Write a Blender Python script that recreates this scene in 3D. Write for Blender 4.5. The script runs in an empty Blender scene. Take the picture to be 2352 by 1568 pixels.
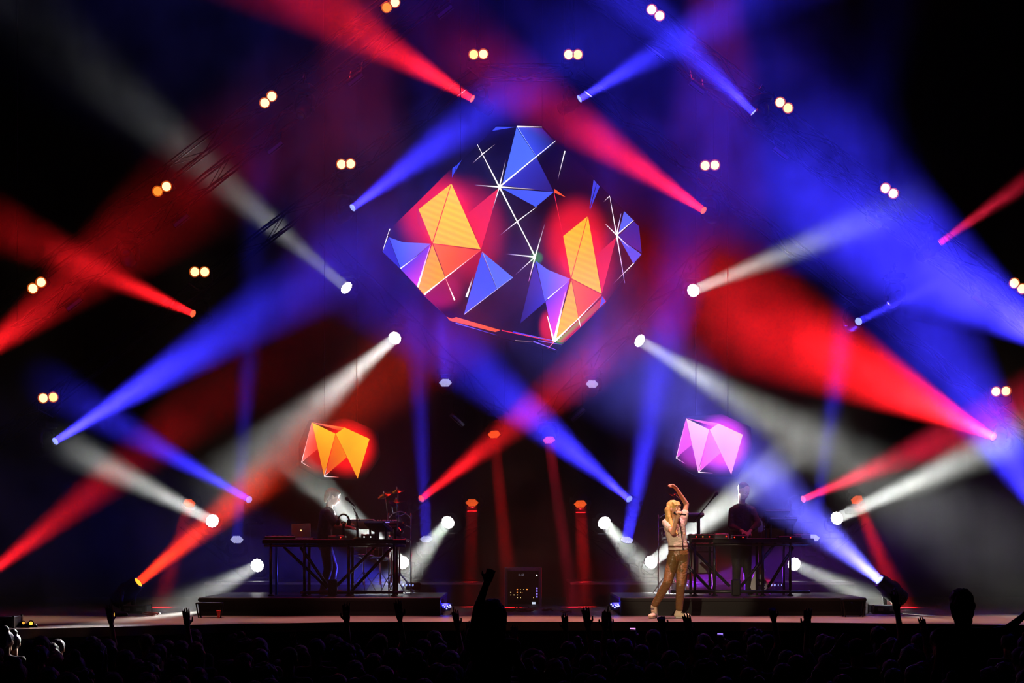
import bpy, bmesh, math, random
from mathutils import Vector, Matrix, Quaternion
S = bpy.context.scene
COL = S.collection
# ------------------------------------------------------------------ camera, world, exposure
F = 4100.0; HZ = 1250.0; HC = 2.765            # focal length in px (2352 wide), horizon row, camera height
cam = bpy.data.cameras.new('camera'); cam_o = bpy.data.objects.new('camera', cam); COL.objects.link(cam_o)
S.camera = cam_o
cam_o.location = (0, 0, HC); cam_o.rotation_euler = (math.pi/2, 0, 0)
cam.sensor_width = 36; cam.lens = F/2352*36; cam.shift_y = (HZ-784)/2352; cam.clip_end = 300
world = bpy.data.worlds.new('night'); S.world = world; world.use_nodes = True
world.node_tree.nodes['Background'].inputs[0].default_value = (.02, .02, .03, 1)
world.node_tree.nodes['Background'].inputs[1].default_value = 0.0
S.view_settings.view_transform = 'Standard'; S.view_settings.look = 'None'
S.view_settings.exposure = 0; S.view_settings.gamma = 1; S.view_settings.use_curve_mapping = False
S.cycles.max_bounces = 4; S.cycles.diffuse_bounces = 2; S.cycles.glossy_bounces = 2
S.cycles.transmission_bounces = 3; S.cycles.volume_bounces = 0; S.cycles.transparent_max_bounces = 6
S.cycles.volume_step_rate = 2.0; S.cycles.caustics_reflective = False; S.cycles.caustics_refractive = False

def P(x, y, d):                                 # a photo pixel at a distance from the camera
    return Vector(((x-1176)/F*d, d, HC-(y-HZ)/F*d))
def Pz(x, d, z): return Vector(((x-1176)/F*d, d, z))
STAGE = 1.70; RISER = 1.97; UPST = 2.12

def spot(name, loc, target, energy, color, angle, blend=.6, radius=.06, parent=None):
    l = bpy.data.lights.new(name, 'SPOT'); l.energy = energy; l.color = color
    l.spot_size = angle; l.spot_blend = blend; l.shadow_soft_size = radius
    o = bpy.data.objects.new(name, l); COL.objects.link(o)
    q = (Vector(target)-Vector(loc)).to_track_quat('-Z', 'Y')
    o.location = Vector(loc); o.rotation_euler = q.to_euler()
    if parent:
        o.parent = parent; o.location = Vector(loc)-parent.location
    return o
def beam_lamp(name, loc, target, energy, color, ang, radius, parent):
    """a lens-wide disc lamp with a narrow spread; energy is given as for a spot lamp"""
    l = bpy.data.lights.new(name, 'AREA'); l.shape = 'DISK'; l.size = radius*2; l.color = color
    l.spread = ang*SPREAD; l.energy = energy*AREA_GAIN*(1-math.cos(ang/2))/2
    o = bpy.data.objects.new(name, l); COL.objects.link(o)
    o.rotation_euler = (Vector(target)-Vector(loc)).to_track_quat('-Z', 'Y').to_euler()
    o.parent = parent; o.location = Vector(loc)-parent.location
    return o
SPREAD = 1.12; AREA_GAIN = 1.0
# follow spot over the audience; unseen downlights added to brighten the stage lip
spot('follow_spot', (-4.5, 4.0, 9.5), P(1545, 1290, 25.7), 12000, (1, .78, .50), math.radians(4.6), .35, .1)
for i, (x_, e_, c_) in enumerate(((-7.2, 900, (1, .62, .42)), (-4.6, 1100, (1, .50, .36)), (-2.2, 1600, (1, .42, .40)), (0.2, 2300, (1, .38, .28)), (2.4, 1900, (1, .42, .42)), (4.6, 1700, (1, .46, .36)), (7.0, 1500, (1, .55, .36)))):
    spot('lip_fill_downlight', (x_, 24.6, 12.4), (x_, 25.2, STAGE), e_*5, c_, math.radians(19), .9, .15)

# ------------------------------------------------------------------ materials
MATS = {}
def lin(c):
    if max(c) > 1.0001 or True:
        c = [v/255 for v in c]
    return tuple((v/12.92 if v <= .04045 else ((v+.055)/1.055)**2.4) for v in c)
def newmat(name):
    m = bpy.data.materials.new(name); m.use_nodes = True; MATS[name] = m
    return m, m.node_tree, m.node_tree.nodes['Principled BSDF']
def mat(name, rgb, rough=.6, metal=0, noise=0, scale=8, coat=0):
    if name in MATS: return MATS[name]
    m, nt, b = newmat(name); c = lin(rgb)
    b.inputs['Base Color'].default_value = (*c, 1); b.inputs['Roughness'].default_value = rough
    b.inputs['Metallic'].default_value = metal; b.inputs['Coat Weight'].default_value = coat
    if noise:
        t = nt.nodes.new('ShaderNodeTexCoord'); n = nt.nodes.new('ShaderNodeTexNoise'); n.inputs['Scale'].default_value = scale
        n.inputs['Detail'].default_value = 4
        r = nt.nodes.new('ShaderNodeMapRange'); r.inputs[1].default_value = .3; r.inputs[2].default_value = .7
        r.inputs[3].default_value = 1-noise; r.inputs[4].default_value = 1+noise
        x = nt.nodes.new('ShaderNodeVectorMath'); x.operation = 'SCALE'; x.inputs[0].default_value = c
        nt.links.new(t.outputs['Object'], n.inputs['Vector']); nt.links.new(n.outputs[0], r.inputs[0])
        nt.links.new(r.outputs[0], x.inputs['Scale']); nt.links.new(x.outputs[0], b.inputs['Base Color'])
        bp = nt.nodes.new('ShaderNodeBump'); bp.inputs['Strength'].default_value = .15
        nt.links.new(n.outputs[0], bp.inputs['Height']); nt.links.new(bp.outputs[0], b.inputs['Normal'])
    return m
def glow(name, rgb, strength=1, wave=0, sample=False):
    if name in MATS: return MATS[name]
    m, nt, b = newmat(name); c = lin(rgb)
    b.inputs['Base Color'].default_value = (.01, .01, .01, 1); b.inputs['Roughness'].default_value = .5
    b.inputs['Emission Color'].default_value = (*c, 1); b.inputs['Emission Strength'].default_value = strength
    if wave:
        t = nt.nodes.new('ShaderNodeTexCoord'); w = nt.nodes.new('ShaderNodeTexWave'); w.inputs['Scale'].default_value = 3.2
        w.inputs['Distortion'].default_value = .6; mp = nt.nodes.new('ShaderNodeMapping'); mp.inputs['Rotation'].default_value = (0, math.radians(68), 0)
        r = nt.nodes.new('ShaderNodeMapRange'); r.inputs[3].default_value = strength*(1-wave); r.inputs[4].default_value = strength*(1+wave)
        nt.links.new(t.outputs['Object'], mp.inputs[0]); nt.links.new(mp.outputs[0], w.inputs[0])
        nt.links.new(w.outputs['Fac'], r.inputs[0]); nt.links.new(r.outputs[0], b.inputs['Emission Strength'])
    if not sample: m.cycles.emission_sampling = 'NONE'
    return m
def vglow(name, strength=1):
    """emission read from the picture the screen shows, stored per corner"""
    if name in MATS: return MATS[name]
    m, nt, b = newmat(name); b.inputs['Base Color'].default_value = (.01, .01, .01, 1)
    a = nt.nodes.new('ShaderNodeVertexColor'); a.layer_name = 'picture'
    nt.links.new(a.outputs[0], b.inputs['Emission Color']); b.inputs['Emission Strength'].default_value = strength
    m.cycles.emission_sampling = 'NONE'
    return m
M_BLACK = mat('black_steel', (16, 16, 18), .42, .3)
M_HOUSE = mat('fixture_black_plastic', (12, 12, 13), .5)
M_TRUSS = mat('truss_black_aluminium', (5, 5, 6), .9, 0)
for m_ in (M_TRUSS, M_HOUSE): m_.node_tree.nodes['Principled BSDF'].inputs['Specular IOR Level'].default_value = .12
M_DRAPE = mat('black_drape', (9, 8, 9), .95, 0, .3, 3)
M_DECK = mat('stage_deck_laminate', (120, 104, 98), .42, 0, .15, 2.5)
M_RISER = mat('riser_black_skirt', (17, 16, 17), .8, 0, .2, 6)
M_RTOP = mat('riser_top_black', (26, 25, 27), .35, 0, .2, 4)
M_CHROME = mat('chrome', (200, 200, 205), .15, 1)
M_ALU = mat('brushed_aluminium', (120, 120, 124), .35, 1)
M_DARK = mat('dark_plastic', (20, 20, 22), .4)
M_FLOOR = mat('arena_concrete', (30, 29, 28), .8, 0, .3, 2)

# ------------------------------------------------------------------ mesh builder
class MB:
    def __init__(self): self.v = []; self.f = []
    def add(self, vs, fs):
        k = len(self.v); self.v += [tuple(p) for p in vs]; self.f += [tuple(i+k for i in f) for f in fs]; return self
    def box(self, c, s, rot=None, bev=0):
        c = Vector(c); hx, hy, hz = s[0]/2, s[1]/2, s[2]/2
        if bev:
            b = min(bev, hx*.9, hy*.9, hz*.9); vs = []
            for z, k in ((-hz, b), (-hz+b, 0), (hz-b, 0), (hz, b)):
                X, Y = hx-k, hy-k
                vs += [(-X+b, -Y, z), (X-b, -Y, z), (X, -Y+b, z), (X, Y-b, z), (X-b, Y, z), (-X+b, Y, z), (-X, Y-b, z), (-X, -Y+b, z)]
            fs = [tuple(range(7, -1, -1)), tuple(range(24, 32))]
            for r in range(3):
                for i in range(8): fs.append((r*8+i, r*8+(i+1) % 8, r*8+8+(i+1) % 8, r*8+8+i))
        else:
            vs = [(x*hx, y*hy, z*hz) for x in (-1, 1) for y in (-1, 1) for z in (-1, 1)]
            fs = [(0, 1, 3, 2), (4, 6, 7, 5), (0, 4, 5, 1), (2, 3, 7, 6), (0, 2, 6, 4), (1, 5, 7, 3)]
        vs = [Vector(p) for p in vs]
        if rot is not None: vs = [rot @ p for p in vs]
        return self.add([p+c for p in vs], fs)
    def cyl(self, a, b, r0, r1=None, n=10, caps=True):
        a, b = Vector(a), Vector(b); r1 = r0 if r1 is None else r1
        d = (b-a).normalized(); u = d.orthogonal().normalized(); w = d.cross(u)
        vs = []
        for p, r in ((a, r0), (b, r1)):
            for i in range(n):
                t = 2*math.pi*i/n; vs.append(p+(u*math.cos(t)+w*math.sin(t))*r)
        fs = [(i, (i+1) % n, n+(i+1) % n, n+i) for i in range(n)]
        if caps: fs += [tuple(range(n-1, -1, -1)), tuple(range(n, 2*n))]
        return self.add(vs, fs)
    def tube(self, pts, r, n=8, flat=1):
        pts = [Vector(p) for p in pts]; vs = []; u = None
        for i, p in enumerate(pts):
            d = (pts[min(i+1, len(pts)-1)]-pts[max(i-1, 0)]).normalized()
            u = d.orthogonal().normalized() if u is None else (u-d*u.dot(d)).normalized()
            w = d.cross(u); rr = r[i] if isinstance(r, (list, tuple)) else r
            for k in range(n):
                t = 2*math.pi*k/n; vs.append(p+(u*math.cos(t)+w*math.sin(t)*flat)*rr)
        fs = []
        for i in range(len(pts)-1):
            for k in range(n): fs.append((i*n+k, i*n+(k+1) % n, (i+1)*n+(k+1) % n, (i+1)*n+k))
        fs += [tuple(range(n-1, -1, -1)), tuple(range((len(pts)-1)*n, len(pts)*n))]
        return self.add(vs, fs)
    def lathe(self, prof, o, ax, n=20):
        """prof: (radius, distance along ax) rows"""
        o = Vector(o); ax = Vector(ax).normalized(); u = ax.orthogonal().normalized(); w = ax.cross(u); vs = []
        for r, h in prof:
            for i in range(n):
                t = 2*math.pi*i/n; vs.append(o+ax*h+(u*math.cos(t)+w*math.sin(t))*max(r, 1e-4))
        fs = []
        for j in range(len(prof)-1):
            for i in range(n): fs.append((j*n+i, j*n+(i+1) % n, (j+1)*n+(i+1) % n, (j+1)*n+i))
        fs += [tuple(range(n-1, -1, -1)), tuple(range((len(prof)-1)*n, len(prof)*n))]
        return self.add(vs, fs)
    def ball(self, c, r, nu=14, nv=9, rot=None):
        c = Vector(c); r = (r, r, r) if not hasattr(r, '__len__') else r; vs = []
        for j in range(nv+1):
            ph = math.pi*j/nv
            for i in range(nu):
                t = 2*math.pi*i/nu
                p = Vector((r[0]*math.sin(ph)*math.cos(t), r[1]*math.sin(ph)*math.sin(t), r[2]*math.cos(ph)))
                vs.append(c+(rot @ p if rot is not None else p))
        fs = [(j*nu+i, (j+1)*nu+i, (j+1)*nu+(i+1) % nu, j*nu+(i+1) % nu) for j in range(nv) for i in range(nu)]
        return self.add(vs, fs)
    def cap(self, a, b, r0, r1, sx=1, side=None, n=12):
        """tapered capsule; sx widens it along the direction side"""
        a, b = Vector(a), Vector(b); d = (b-a).normalized()
        u = Vector(side) if side is not None else d.orthogonal()
        u = (u-d*u.dot(d)).normalized(); w = d.cross(u); rows = []
        for k in range(5):
            t = math.pi/2*(1-k/4); rows.append((a-d*r0*math.sin(t), r0*math.cos(t)))
        for k in range(5):
            t = math.pi/2*k/4; rows.append((b+d*r1*math.sin(t), r1*math.cos(t)))
        vs = []
        for p, r in rows:
            for i in range(n):
                t = 2*math.pi*i/n; r_ = max(r, 1e-4); vs.append(p+u*math.cos(t)*r_*sx+w*math.sin(t)*r_)
        fs = [(j*n+i, j*n+(i+1) % n, (j+1)*n+(i+1) % n, (j+1)*n+i) for j in range(9) for i in range(n)]
        fs += [tuple(range(n-1, -1, -1)), tuple(range(9*n, 10*n))]
        return self.add(vs, fs)
    def prism(self, poly, y0, y1):
        """poly in (x, z), extruded along y"""
        n = len(poly); vs = [(x, y0, z) for x, z in poly]+[(x, y1, z) for x, z in poly]
        fs = [tuple(range(n)), tuple(range(2*n-1, n-1, -1))]+[(i, n+i, n+(i+1) % n, (i+1) % n) for i in range(n)]
        return self.add(vs, fs)
    def mesh(self, name, m, off=None, smooth=False):
        me = bpy.data.meshes.new(name)
        vs = self.v if off is None else [(p[0]-off[0], p[1]-off[1], p[2]-off[2]) for p in self.v]
        me.from_pydata(vs, [], self.f); me.update()
        bm = bmesh.new(); bm.from_mesh(me); bmesh.ops.recalc_face_normals(bm, faces=bm.faces); bm.to_mesh(me); bm.free()
        if m: me.materials.append(m)
        if smooth: me.polygons.foreach_set('use_smooth', [True]*len(me.polygons))
        return me
    def build(self, name, m, parent=None, smooth=False):
        off = None
        if parent is not None: off = world_loc(parent)
        return put(name, self.mesh(name, m, off, smooth), parent)
def world_loc(o):
    v = Vector((0, 0, 0))
    while o is not None: v += o.location; o = o.parent
    return v
def put(name, me, parent=None, loc=(0, 0, 0)):
    o = bpy.data.objects.new(name, me); COL.objects.link(o); o.location = loc
    if parent is not None: o.parent = parent
    return o
def thing(name, label, cat, loc, group=None):
    o = bpy.data.objects.new(name, None); COL.objects.link(o); o.location = loc; o.empty_display_size = .1
    return tag(o, label, cat, group)
def tag(o, label, cat, group=None):
    o['label'] = label; o['category'] = cat
    if group: o['group'] = group
    return o
def struct(o, label=None):
    o['kind'] = 'structure'
    if label: o['label'] = label
    return o
def stuff(o): o['kind'] = 'stuff'; return o
def part(o, label): o['label'] = label; return o
# ------------------------------------------------------------------ the setting
def front_edge(y): return 4366.5/(y-1250)
edge = [(-420, 1452), (-100, 1449), (100, 1443), (300, 1438), (500, 1433), (800, 1428), (1176, 1427), (1700, 1428), (1950, 1430), (2200, 1433), (2500, 1437), (2800, 1440)]
front = []
for x, y in edge:
    d = front_edge(y); front.append(((x-1176)/F*d, d))
m = MB(); poly = front+[(14, 36), (-14, 36)]; n = len(poly)
m.add([(x, y, STAGE) for x, y in poly]+[(x, y, STAGE-.12) for x, y in poly], [tuple(range(n)), tuple(range(2*n-1, n-1, -1))]+[(i, n+i, n+(i+1) % n, (i+1) % n) for i in range(n)])
deck = struct(m.build('stage_deck', M_DECK), 'laminate stage deck with a gently curved front edge')
m = MB()
for i in range(len(front)-1):
    (xa, ya), (xb, yb) = front[i], front[i+1]
    m.add([(xa, ya+.05, 0), (xb, yb+.05, 0), (xb, yb+.05, STAGE-.12), (xa, ya+.05, STAGE-.12), (xa, ya+.15, 0), (xb, yb+.15, 0), (xb, yb+.15, STAGE-.12), (xa, ya+.15, STAGE-.12)],
          [(0, 1, 2, 3), (7, 6, 5, 4), (0, 4, 5, 1), (3, 2, 6, 7), (0, 3, 7, 4), (1, 5, 6, 2)])
struct(m.build('stage_skirt', M_RISER), 'black skirt below the stage edge')
m = MB(); m.box((0, 10, -.05), (60, 60, .1)); struct(m.build('floor', M_FLOOR))
m = MB(); nx = 260; vs = []
for i in range(nx+1):
    x = -16+32*i/nx; y = 36.2+.10*math.sin(i*1.35)+.04*math.sin(i*.43)
    vs += [(x, y, 0), (x, y, 15)]
m.add(vs, [(2*i, 2*i+2, 2*i+3, 2*i+1) for i in range(nx)])
struct(m.build('wall_back', M_DRAPE, smooth=True), 'black pleated drape behind the stage')
m = MB(); m.box((0, 12, 15.2), (60, 60, .2)); struct(m.build('ceiling', M_DRAPE))
m = MB(); m.box((-16.3, 12, 7.5), (.3, 60, 15)); struct(m.build('wall_left', M_DRAPE))
m = MB(); m.box((16.3, 12, 7.5), (.3, 60, 15)); struct(m.build('wall_right', M_DRAPE))

def platform(name, label, x0, x1, d0, d1, ztop, cat='platform', group=None):
    a, b = (x0-1176)/F*d0, (x1-1176)/F*d0
    r = thing(name, label, cat, ((a+b)/2, (d0+d1)/2, STAGE), group)
    m = MB(); m.box(((a+b)/2, (d0+d1)/2, (STAGE+ztop-.04)/2), (b-a-.02, d1-d0-.02, ztop-.04-STAGE)); m.build('skirt', M_RISER, r)
    k = max(1, round((b-a)/2.0)); w = (b-a)/k
    mm = MB().box((0, 0, 0), (w-.006, d1-d0, .04), bev=.006).mesh('deck_panel', M_RTOP)
    for i in range(k):
        put('deck_panel', mm, r, Vector((a+w*(i+.5), (d0+d1)/2, ztop-.02))-r.location)
    e = MB().box(((a+b)/2, d0-.012, ztop-.03), (b-a, .02, .035)); e.build('edge_strip', mat('edge_lightened', (170, 165, 165), .6) if name == 'upstage_platform' else M_RISER, r)  # upstage edge strip lightened so it catches the red light
    return r
platform('stage_riser', 'low black riser under the keyboard desk with the laptop', 455, 1012, 26.7, 29.6, RISER)
platform('stage_riser', 'low black riser under the keyboard desk with the bass guitar', 1425, 1990, 26.7, 29.6, RISER)
platform('upstage_platform', 'black upstage platform with red-lit edge behind the laptop desk', 470, 1110, 30.9, 33.4, UPST)
platform('upstage_platform', 'black upstage platform with red-lit edge behind the bass guitar', 1310, 1962, 30.9, 33.4, UPST)

# ------------------------------------------------------------------ trusses
def truss(label, pts, size=.22, step=.55, drop=None, group=None):
    pts = [Vector(p) for p in pts]
    r = thing('lighting_truss', label, 'truss', pts[0], group)
    h = size/2
    chord_m = {}; brace_meshes = {}
    for s in range(len(pts)-1):
        a, b = pts[s], pts[s+1]; d = (b-a).normalized(); L = (b-a).length
        side = Vector((0, 1, 0)); up = d.cross(side).normalized()
        offs = [side*h*i+up*h*j for i in (-1, 1) for j in (-1, 1)]
        for o in offs:
            MB().cyl(a+o, b+o, .015, n=8).build('chord', M_TRUSS, r)
        k = max(2, int(L/step)); lb = {}
        for i in range(k):
            t0, t1 = i/k, (i+1)/k
            for f, (o0, o1) in enumerate(((0, 1), (2, 3), (0, 2), (1, 3))):
                q0 = a+(b-a)*t0+offs[o0 if i % 2 else o1]; q1 = a+(b-a)*t1+offs[o1 if i % 2 else o0]
                key = (s, f, i % 2)
                if key not in lb: lb[key] = MB().cyl((0, 0, 0), q1-q0, .008, n=6, caps=False).mesh('brace', M_TRUSS)
                put('brace', lb[key], r, q0-r.location)
    if drop:
        for t in drop:
            a = pts[t]; MB().cyl(a+Vector((0, 0, h)), (a.x, a.y, 15.08), .012, n=6).build('hoist_chain', M_BLACK, r)
    return r
DA, DB, DM, DV, DL = 29.6, 28.4, 29.0, 32.3, 31.9
truss('black box truss of the roof chevron rising from the wing over the laptop riser', [P(-70, 1062, DA), P(1092, 172, DA)], drop=(0, 1))
truss('short level box truss at the peak above the big screen', [P(1100, 166, DA), P(1310, 166, DA)], drop=(0, 1))
truss('black box truss of the roof chevron rising from the wing over the bass guitar riser', [P(2440, 1062, DA), P(1318, 172, DA)], drop=(0, 1))
truss('black front truss of the outer chevron over the laptop side', [P(-120, 790, DB+.45), P(1176, -212, DB+.45)], drop=(0, 1))
truss('black front truss of the outer chevron over the bass guitar side', [P(2472, 790, DB+.45), P(1190, -212, DB+.45)], drop=(0, 1))
truss('black middle truss carrying strobe bars over the laptop side', [P(40, 765, DM), P(1090, -70, DM)], drop=(0, 1))
truss('black middle truss carrying strobe bars over the bass guitar side', [P(2380, 765, DM), P(1280, -70, DM)], drop=(0, 1))
def up(p, dz): return p+Vector((0, 0, dz))
truss('black sloping truss behind the big screen on the orange logo side', [up(P(745, 612, DV), .5), up(P(1160, 1020, DV), .5)], .22, drop=(0, 1))
truss('black sloping truss behind the big screen on the pink logo side', [up(P(1640, 618, DV), .5), up(P(1245, 1024, DV), .5)], .22, drop=(0, 1))

# ------------------------------------------------------------------ light fixtures
SIG = .055
COLS = {'C': ((.13, .12, 1), (170, 190, 255), (40, 40, 255)), 'B': ((.036, .027, 1), (150, 170, 255), (40, 40, 255)), 'R': ((1, .010, .016), (255, 105, 60), (255, 30, 20)),
        'P': ((1, .022, .07), (255, 120, 150), (255, 40, 60)), 'O': ((1, .032, .006), (255, 185, 20), (255, 60, 10)),
        'W': ((.80, .82, .76), (255, 255, 255), (255, 255, 255))}
K = 8600.0
def lens_mat(col, strength): return glow('lens_'+col, COLS[col][1], strength)
LENS = {c: lens_mat(c, 1.6) for c in 'BRPOC'}; LENS['W'] = lens_mat('W', 6)
LED_B = glow('led_blue_white', (200, 200, 255), 1.5); LED_R = glow('led_red', (255, 95, 35), 1.5); LED_W = glow('led_white', (255, 255, 250), 8)
M_LENSOFF = mat('unlit_lens_glass', (20, 16, 22), .06, 0, coat=1)
M_LEDPLATE = {'B': glow('led_plate_blue', (60, 50, 255), .4), 'R': glow('led_plate_red', (240, 30, 20), .55), 'W': glow('led_plate_white', (255, 255, 250), 3.0), 'P': glow('led_plate_pink', (255, 60, 120), .7)}
def yoke_and_base(r, c, d, mount, w, h, outrig=False):
    """two-arm yoke and base box; mount +1 hangs from above, -1 stands"""
    ax = d.cross(Vector((0, 0, 1)))
    ax = Vector((1, 0, 0)) if ax.length < .15 else ax.normalized()
    fw = Vector((0, 0, 1)).cross(ax)
    m = MB(); z = Vector((0, 0, mount))
    for s in (-1, 1):
        pts = [c+ax*s*(w+.005), c+ax*s*(w+.03)+z*h*.35, c+ax*s*(w+.01)+z*h*.8, c+ax*s*w*.55+z*h]
        m.tube(pts, [.042, .040, .036, .03], 10, .7)
        m.cyl(c+ax*s*(w-.02), c+ax*s*(w+.04), .045, n=12)
    m.cyl(c+z*h-ax*w*.6, c+z*h+ax*w*.6, .03, n=8)
    m.build('yoke', M_HOUSE, r, True)
    R = Matrix((ax, fw, Vector((0, 0, 1)))).transposed()
    b = MB().box(c+z*(h+.085), (w*2+.02, w*1.7, .11), R, .02); ob = b.build('base', M_HOUSE, r)
    for s in (-1, 1):
        g = MB(); g.tube([c+z*(h+.07)+ax*s*(w+.01), c+z*(h+.07)+ax*s*(w+.045)-fw*.06, c+z*(h+.07)+ax*s*(w+.045)+fw*.06, c+z*(h+.07)+ax*s*(w+.01)], .01, 6)
        g.build('handle', M_BLACK, ob)
    if mount > 0:
        k = MB().tube([c+z*(h+.14), c+z*(h+.2), c+z*(h+.24)+fw*.05, c+z*(h+.30), c+z*(h+.24)-fw*.05, c+z*(h+.2)], .016, 8)
        k.build('clamp', M_BLACK, r)
        if outrig: MB().tube([c+z*(h+.2), c+z*(h+.24)+Vector((0, .2, 0)), c+z*(h+.16)+Vector((0, .46, 0))], .022, 8).build('outrigger', M_BLACK, r)
def head(label, src, dst, wpx, col, b, mount=1, lit=True, sc=1.0, blend=.75):
    a = P(*src); t = P(*dst); d = (t-a).normalized(); c = a-d*.19*sc; w = .135*sc; h = .26*sc
    root = c+Vector((0, 0, mount*(h+.085)))
    r = thing('moving_head_light', label, 'stage light', root, 'beam moving heads' if lit else 'unlit moving heads')
    m = MB().lathe([(.05, -.24), (.085, -.22), (.105, -.12), (.125, -.04), (.125, .03), (.105, .06), (.10, .14), (.088, .17), (.085, .195), (.066, .195), (.066, .178)], c, d, 24)
    m.v = [tuple(c+(Vector(p)-c)*sc) for p in m.v]; hd = m.build('head', M_HOUSE, r, True)
    f = MB()
    for i in range(5): f.lathe([(.108*sc, 0), (.114*sc, .004), (.114*sc, .008), (.108*sc, .012)], c-d*(.20-.022*i)*sc, d, 20)
    f.build('cooling_fins', M_BLACK, hd)
    outrig = abs(src[2]-DB) < .01
    l = MB().lathe([(.066*sc, 0), (.062*sc, .006), (.03*sc, .011), (.001, .013)], a-d*.008, d, 24); l.build('lens', LENS[col] if lit else M_LENSOFF, r, True)
    yoke_and_base(r, c, d, mount, w, h, outrig)
    if lit:
        L = (t-a).length; hw = max(wpx/2/F*dst[2]-.05, .02)
        ang = 2*math.atan(hw/L); p = b*K*L*L/(2*hw)
        beam_lamp('beam', a+d*.012, t, p, COLS[col][0], ang, .058*sc, r)
    return r
LEDPOS = {}
def led_rows(kind):
    if kind == 19:
        return [(0, 0)]+[(.5*math.cos(math.pi/3*i), .5*math.sin(math.pi/3*i)) for i in range(6)]+[(.93*math.cos(math.pi/6*i), .93*math.sin(math.pi/6*i)) for i in range(12)]
    out = []
    for i in range(-3, 4):
        for j in range(-3, 4):
            if abs(i+j) <= 3: out.append(((i+j/2)/3.0, j*.866/3.0))
    return out
def wash(label, src, dst, wpx, col, b, mount=1, kind=37, rad=.112, blend=.7):
    a = P(*src); t = P(*dst); d = (t-a).normalized(); c = a-d*.11; w = rad+.03; h = .2
    root = c+Vector((0, 0, mount*(h+.085)))
    r = thing('led_wash_light', label, 'stage light', root, 'led wash lights')
    hd = MB().lathe([(.05, -.13), (.09, -.12), (rad, -.06), (rad+.018, .02), (rad+.022, .10), (rad+.012, .112), (rad-.004, .104)], c, d, 24).build('head', M_HOUSE, r, True)
    MB().lathe([(rad-.002, 0), (rad-.002, .003)], a-d*.006, d, 28 if kind == 19 else 6).build('led_plate', M_LEDPLATE[col], r)
    u = d.cross(Vector((0, 0, 1))).normalized(); v = d.cross(u)
    m = MB(); lr = rad*.15 if kind == 37 else rad*.25
    for x, y in led_rows(kind):
        p = a+(u*x+v*y)*rad*(.88 if kind == 37 else .9)
        m.lathe([(lr, 0), (lr, .006), (lr*.6, .014), (.001, .017)], p, d, 8)
    stuff(m.build('led_array', {'B': LED_B, 'R': LED_R, 'W': LED_W, 'P': LED_R}[col], hd, True))
    yoke_and_base(r, c, d, mount, w, h)
    L = (t-a).length; hw = max(wpx/2/F*dst[2]-rad*.6, .02); ang = 2*math.atan(hw/L)
    p = b*K*L*L/(2*(hw+rad*.6))
    beam_lamp('beam', a+d*.022, t, p, COLS[col][0], ang, rad*.9, r)
    return r
head('moving head at the roof peak throwing a red beam away from the level truss', (1085, 227, DA), (740, 20, 27.9), 155, 'R', .52)
head('moving head at the roof peak throwing a blue beam that crosses another blue one', (1331, 227, DA), (1690, 16, 27.9), 150, 'B', .5)
head('moving head with blue beam passing over the top of the big screen', (810, 477, DA), (1110, 255, 27.6), 140, 'B', .42)
head('moving head with red beam slanting over the blue corner of the big screen', (1616, 483, DA), (1330, 290, 27.6), 125, 'R', .36)
head('moving head with dark red beam below the outer pair of lamps, over the empty wing', (443, 720, DA), (190, 605, 27.4), 92, 'R', .26)
head('moving head with a thin short blue beam under the roof chevron', (1972, 738, DA), (2110, 672, 27.5), 46, 'B', .22)
head('moving head at the foot of the roof chevron with a long wide blue beam', (127, 1013, DA), (640, 690, 27.2), 170, 'B', .48)
head('moving head at the foot of the roof chevron with a broad smoky pink beam', (2282, 1003, DA), (1800, 765, 27.0), 255, 'R', 1.0)
head('moving head on the front truss with a blue beam meeting another at its side', (1731, 258, DB), (1560, 95, 27.9), 95, 'B', .6)
head('moving head on the front truss with a thin dim red beam', (2158, 558, DB), (2352, 420, 27.8), 60, 'P', .2)
head('unlit moving head with red glint on the front truss, high over the laptop side', (690, 265, DB), (600, 400, 27), 60, 'R', 0, lit=False)
head('unlit moving head with red glint on the front truss, low over the laptop side', (288, 580, DB), (240, 470, 27), 60, 'R', 0, lit=False)
head('unlit moving head with pink glint within the big blue haze', (2065, 678, DB), (2140, 620, 27), 60, 'P', 0, lit=False)
head('floor moving head with an orange-red beam, on a case at the stage wing', (318, 1337, 27.5), (560, 1135, 27.0), 98, 'O', .5, -1, sc=1.25)
head('floor moving head with a pale blue beam rising across the riser', (2020, 1332, 27.5), (1800, 1140, 27.1), 135, 'C', 1.0, -1, sc=1.25)
head('moving head in the wing with a broad red beam above the blue one', (-110, 868, 28.2), (130, 680, 27.4), 125, 'R', .28)
head('moving head in the wing with a dim red beam beside the floor case', (-70, 1352, 28.2), (190, 1148, 27.2), 90, 'R', .22, -1)
head('moving head in the wing with a huge smoky blue beam', (2475, 828, 27.7), (2050, 545, 27.0), 300, 'B', 1.3)
head('moving head in the wing with a steep blue beam behind the pink one', (2455, 1262, 27.9), (2160, 800, 27.1), 225, 'B', .6, -1)
head('moving head on a black pole with a wispy blue beam over the laptop side', (572, 1147, DL), (390, 1043, 29.2), 62, 'B', .34, -1)
head('moving head on a black pole with a red beam between the two risers', (968, 1145, DL), (1150, 1000, 30), 75, 'R', .36, -1)
head('moving head on a black pole with a wide blue beam below the big screen', (1445, 1146, DL), (1150, 895, 29), 130, 'B', .5, -1)
head('moving head on a black pole with a short red beam over the bass guitar side', (1845, 1146, DL), (2030, 1068, 30.3), 66, 'P', .42, -1)

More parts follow.
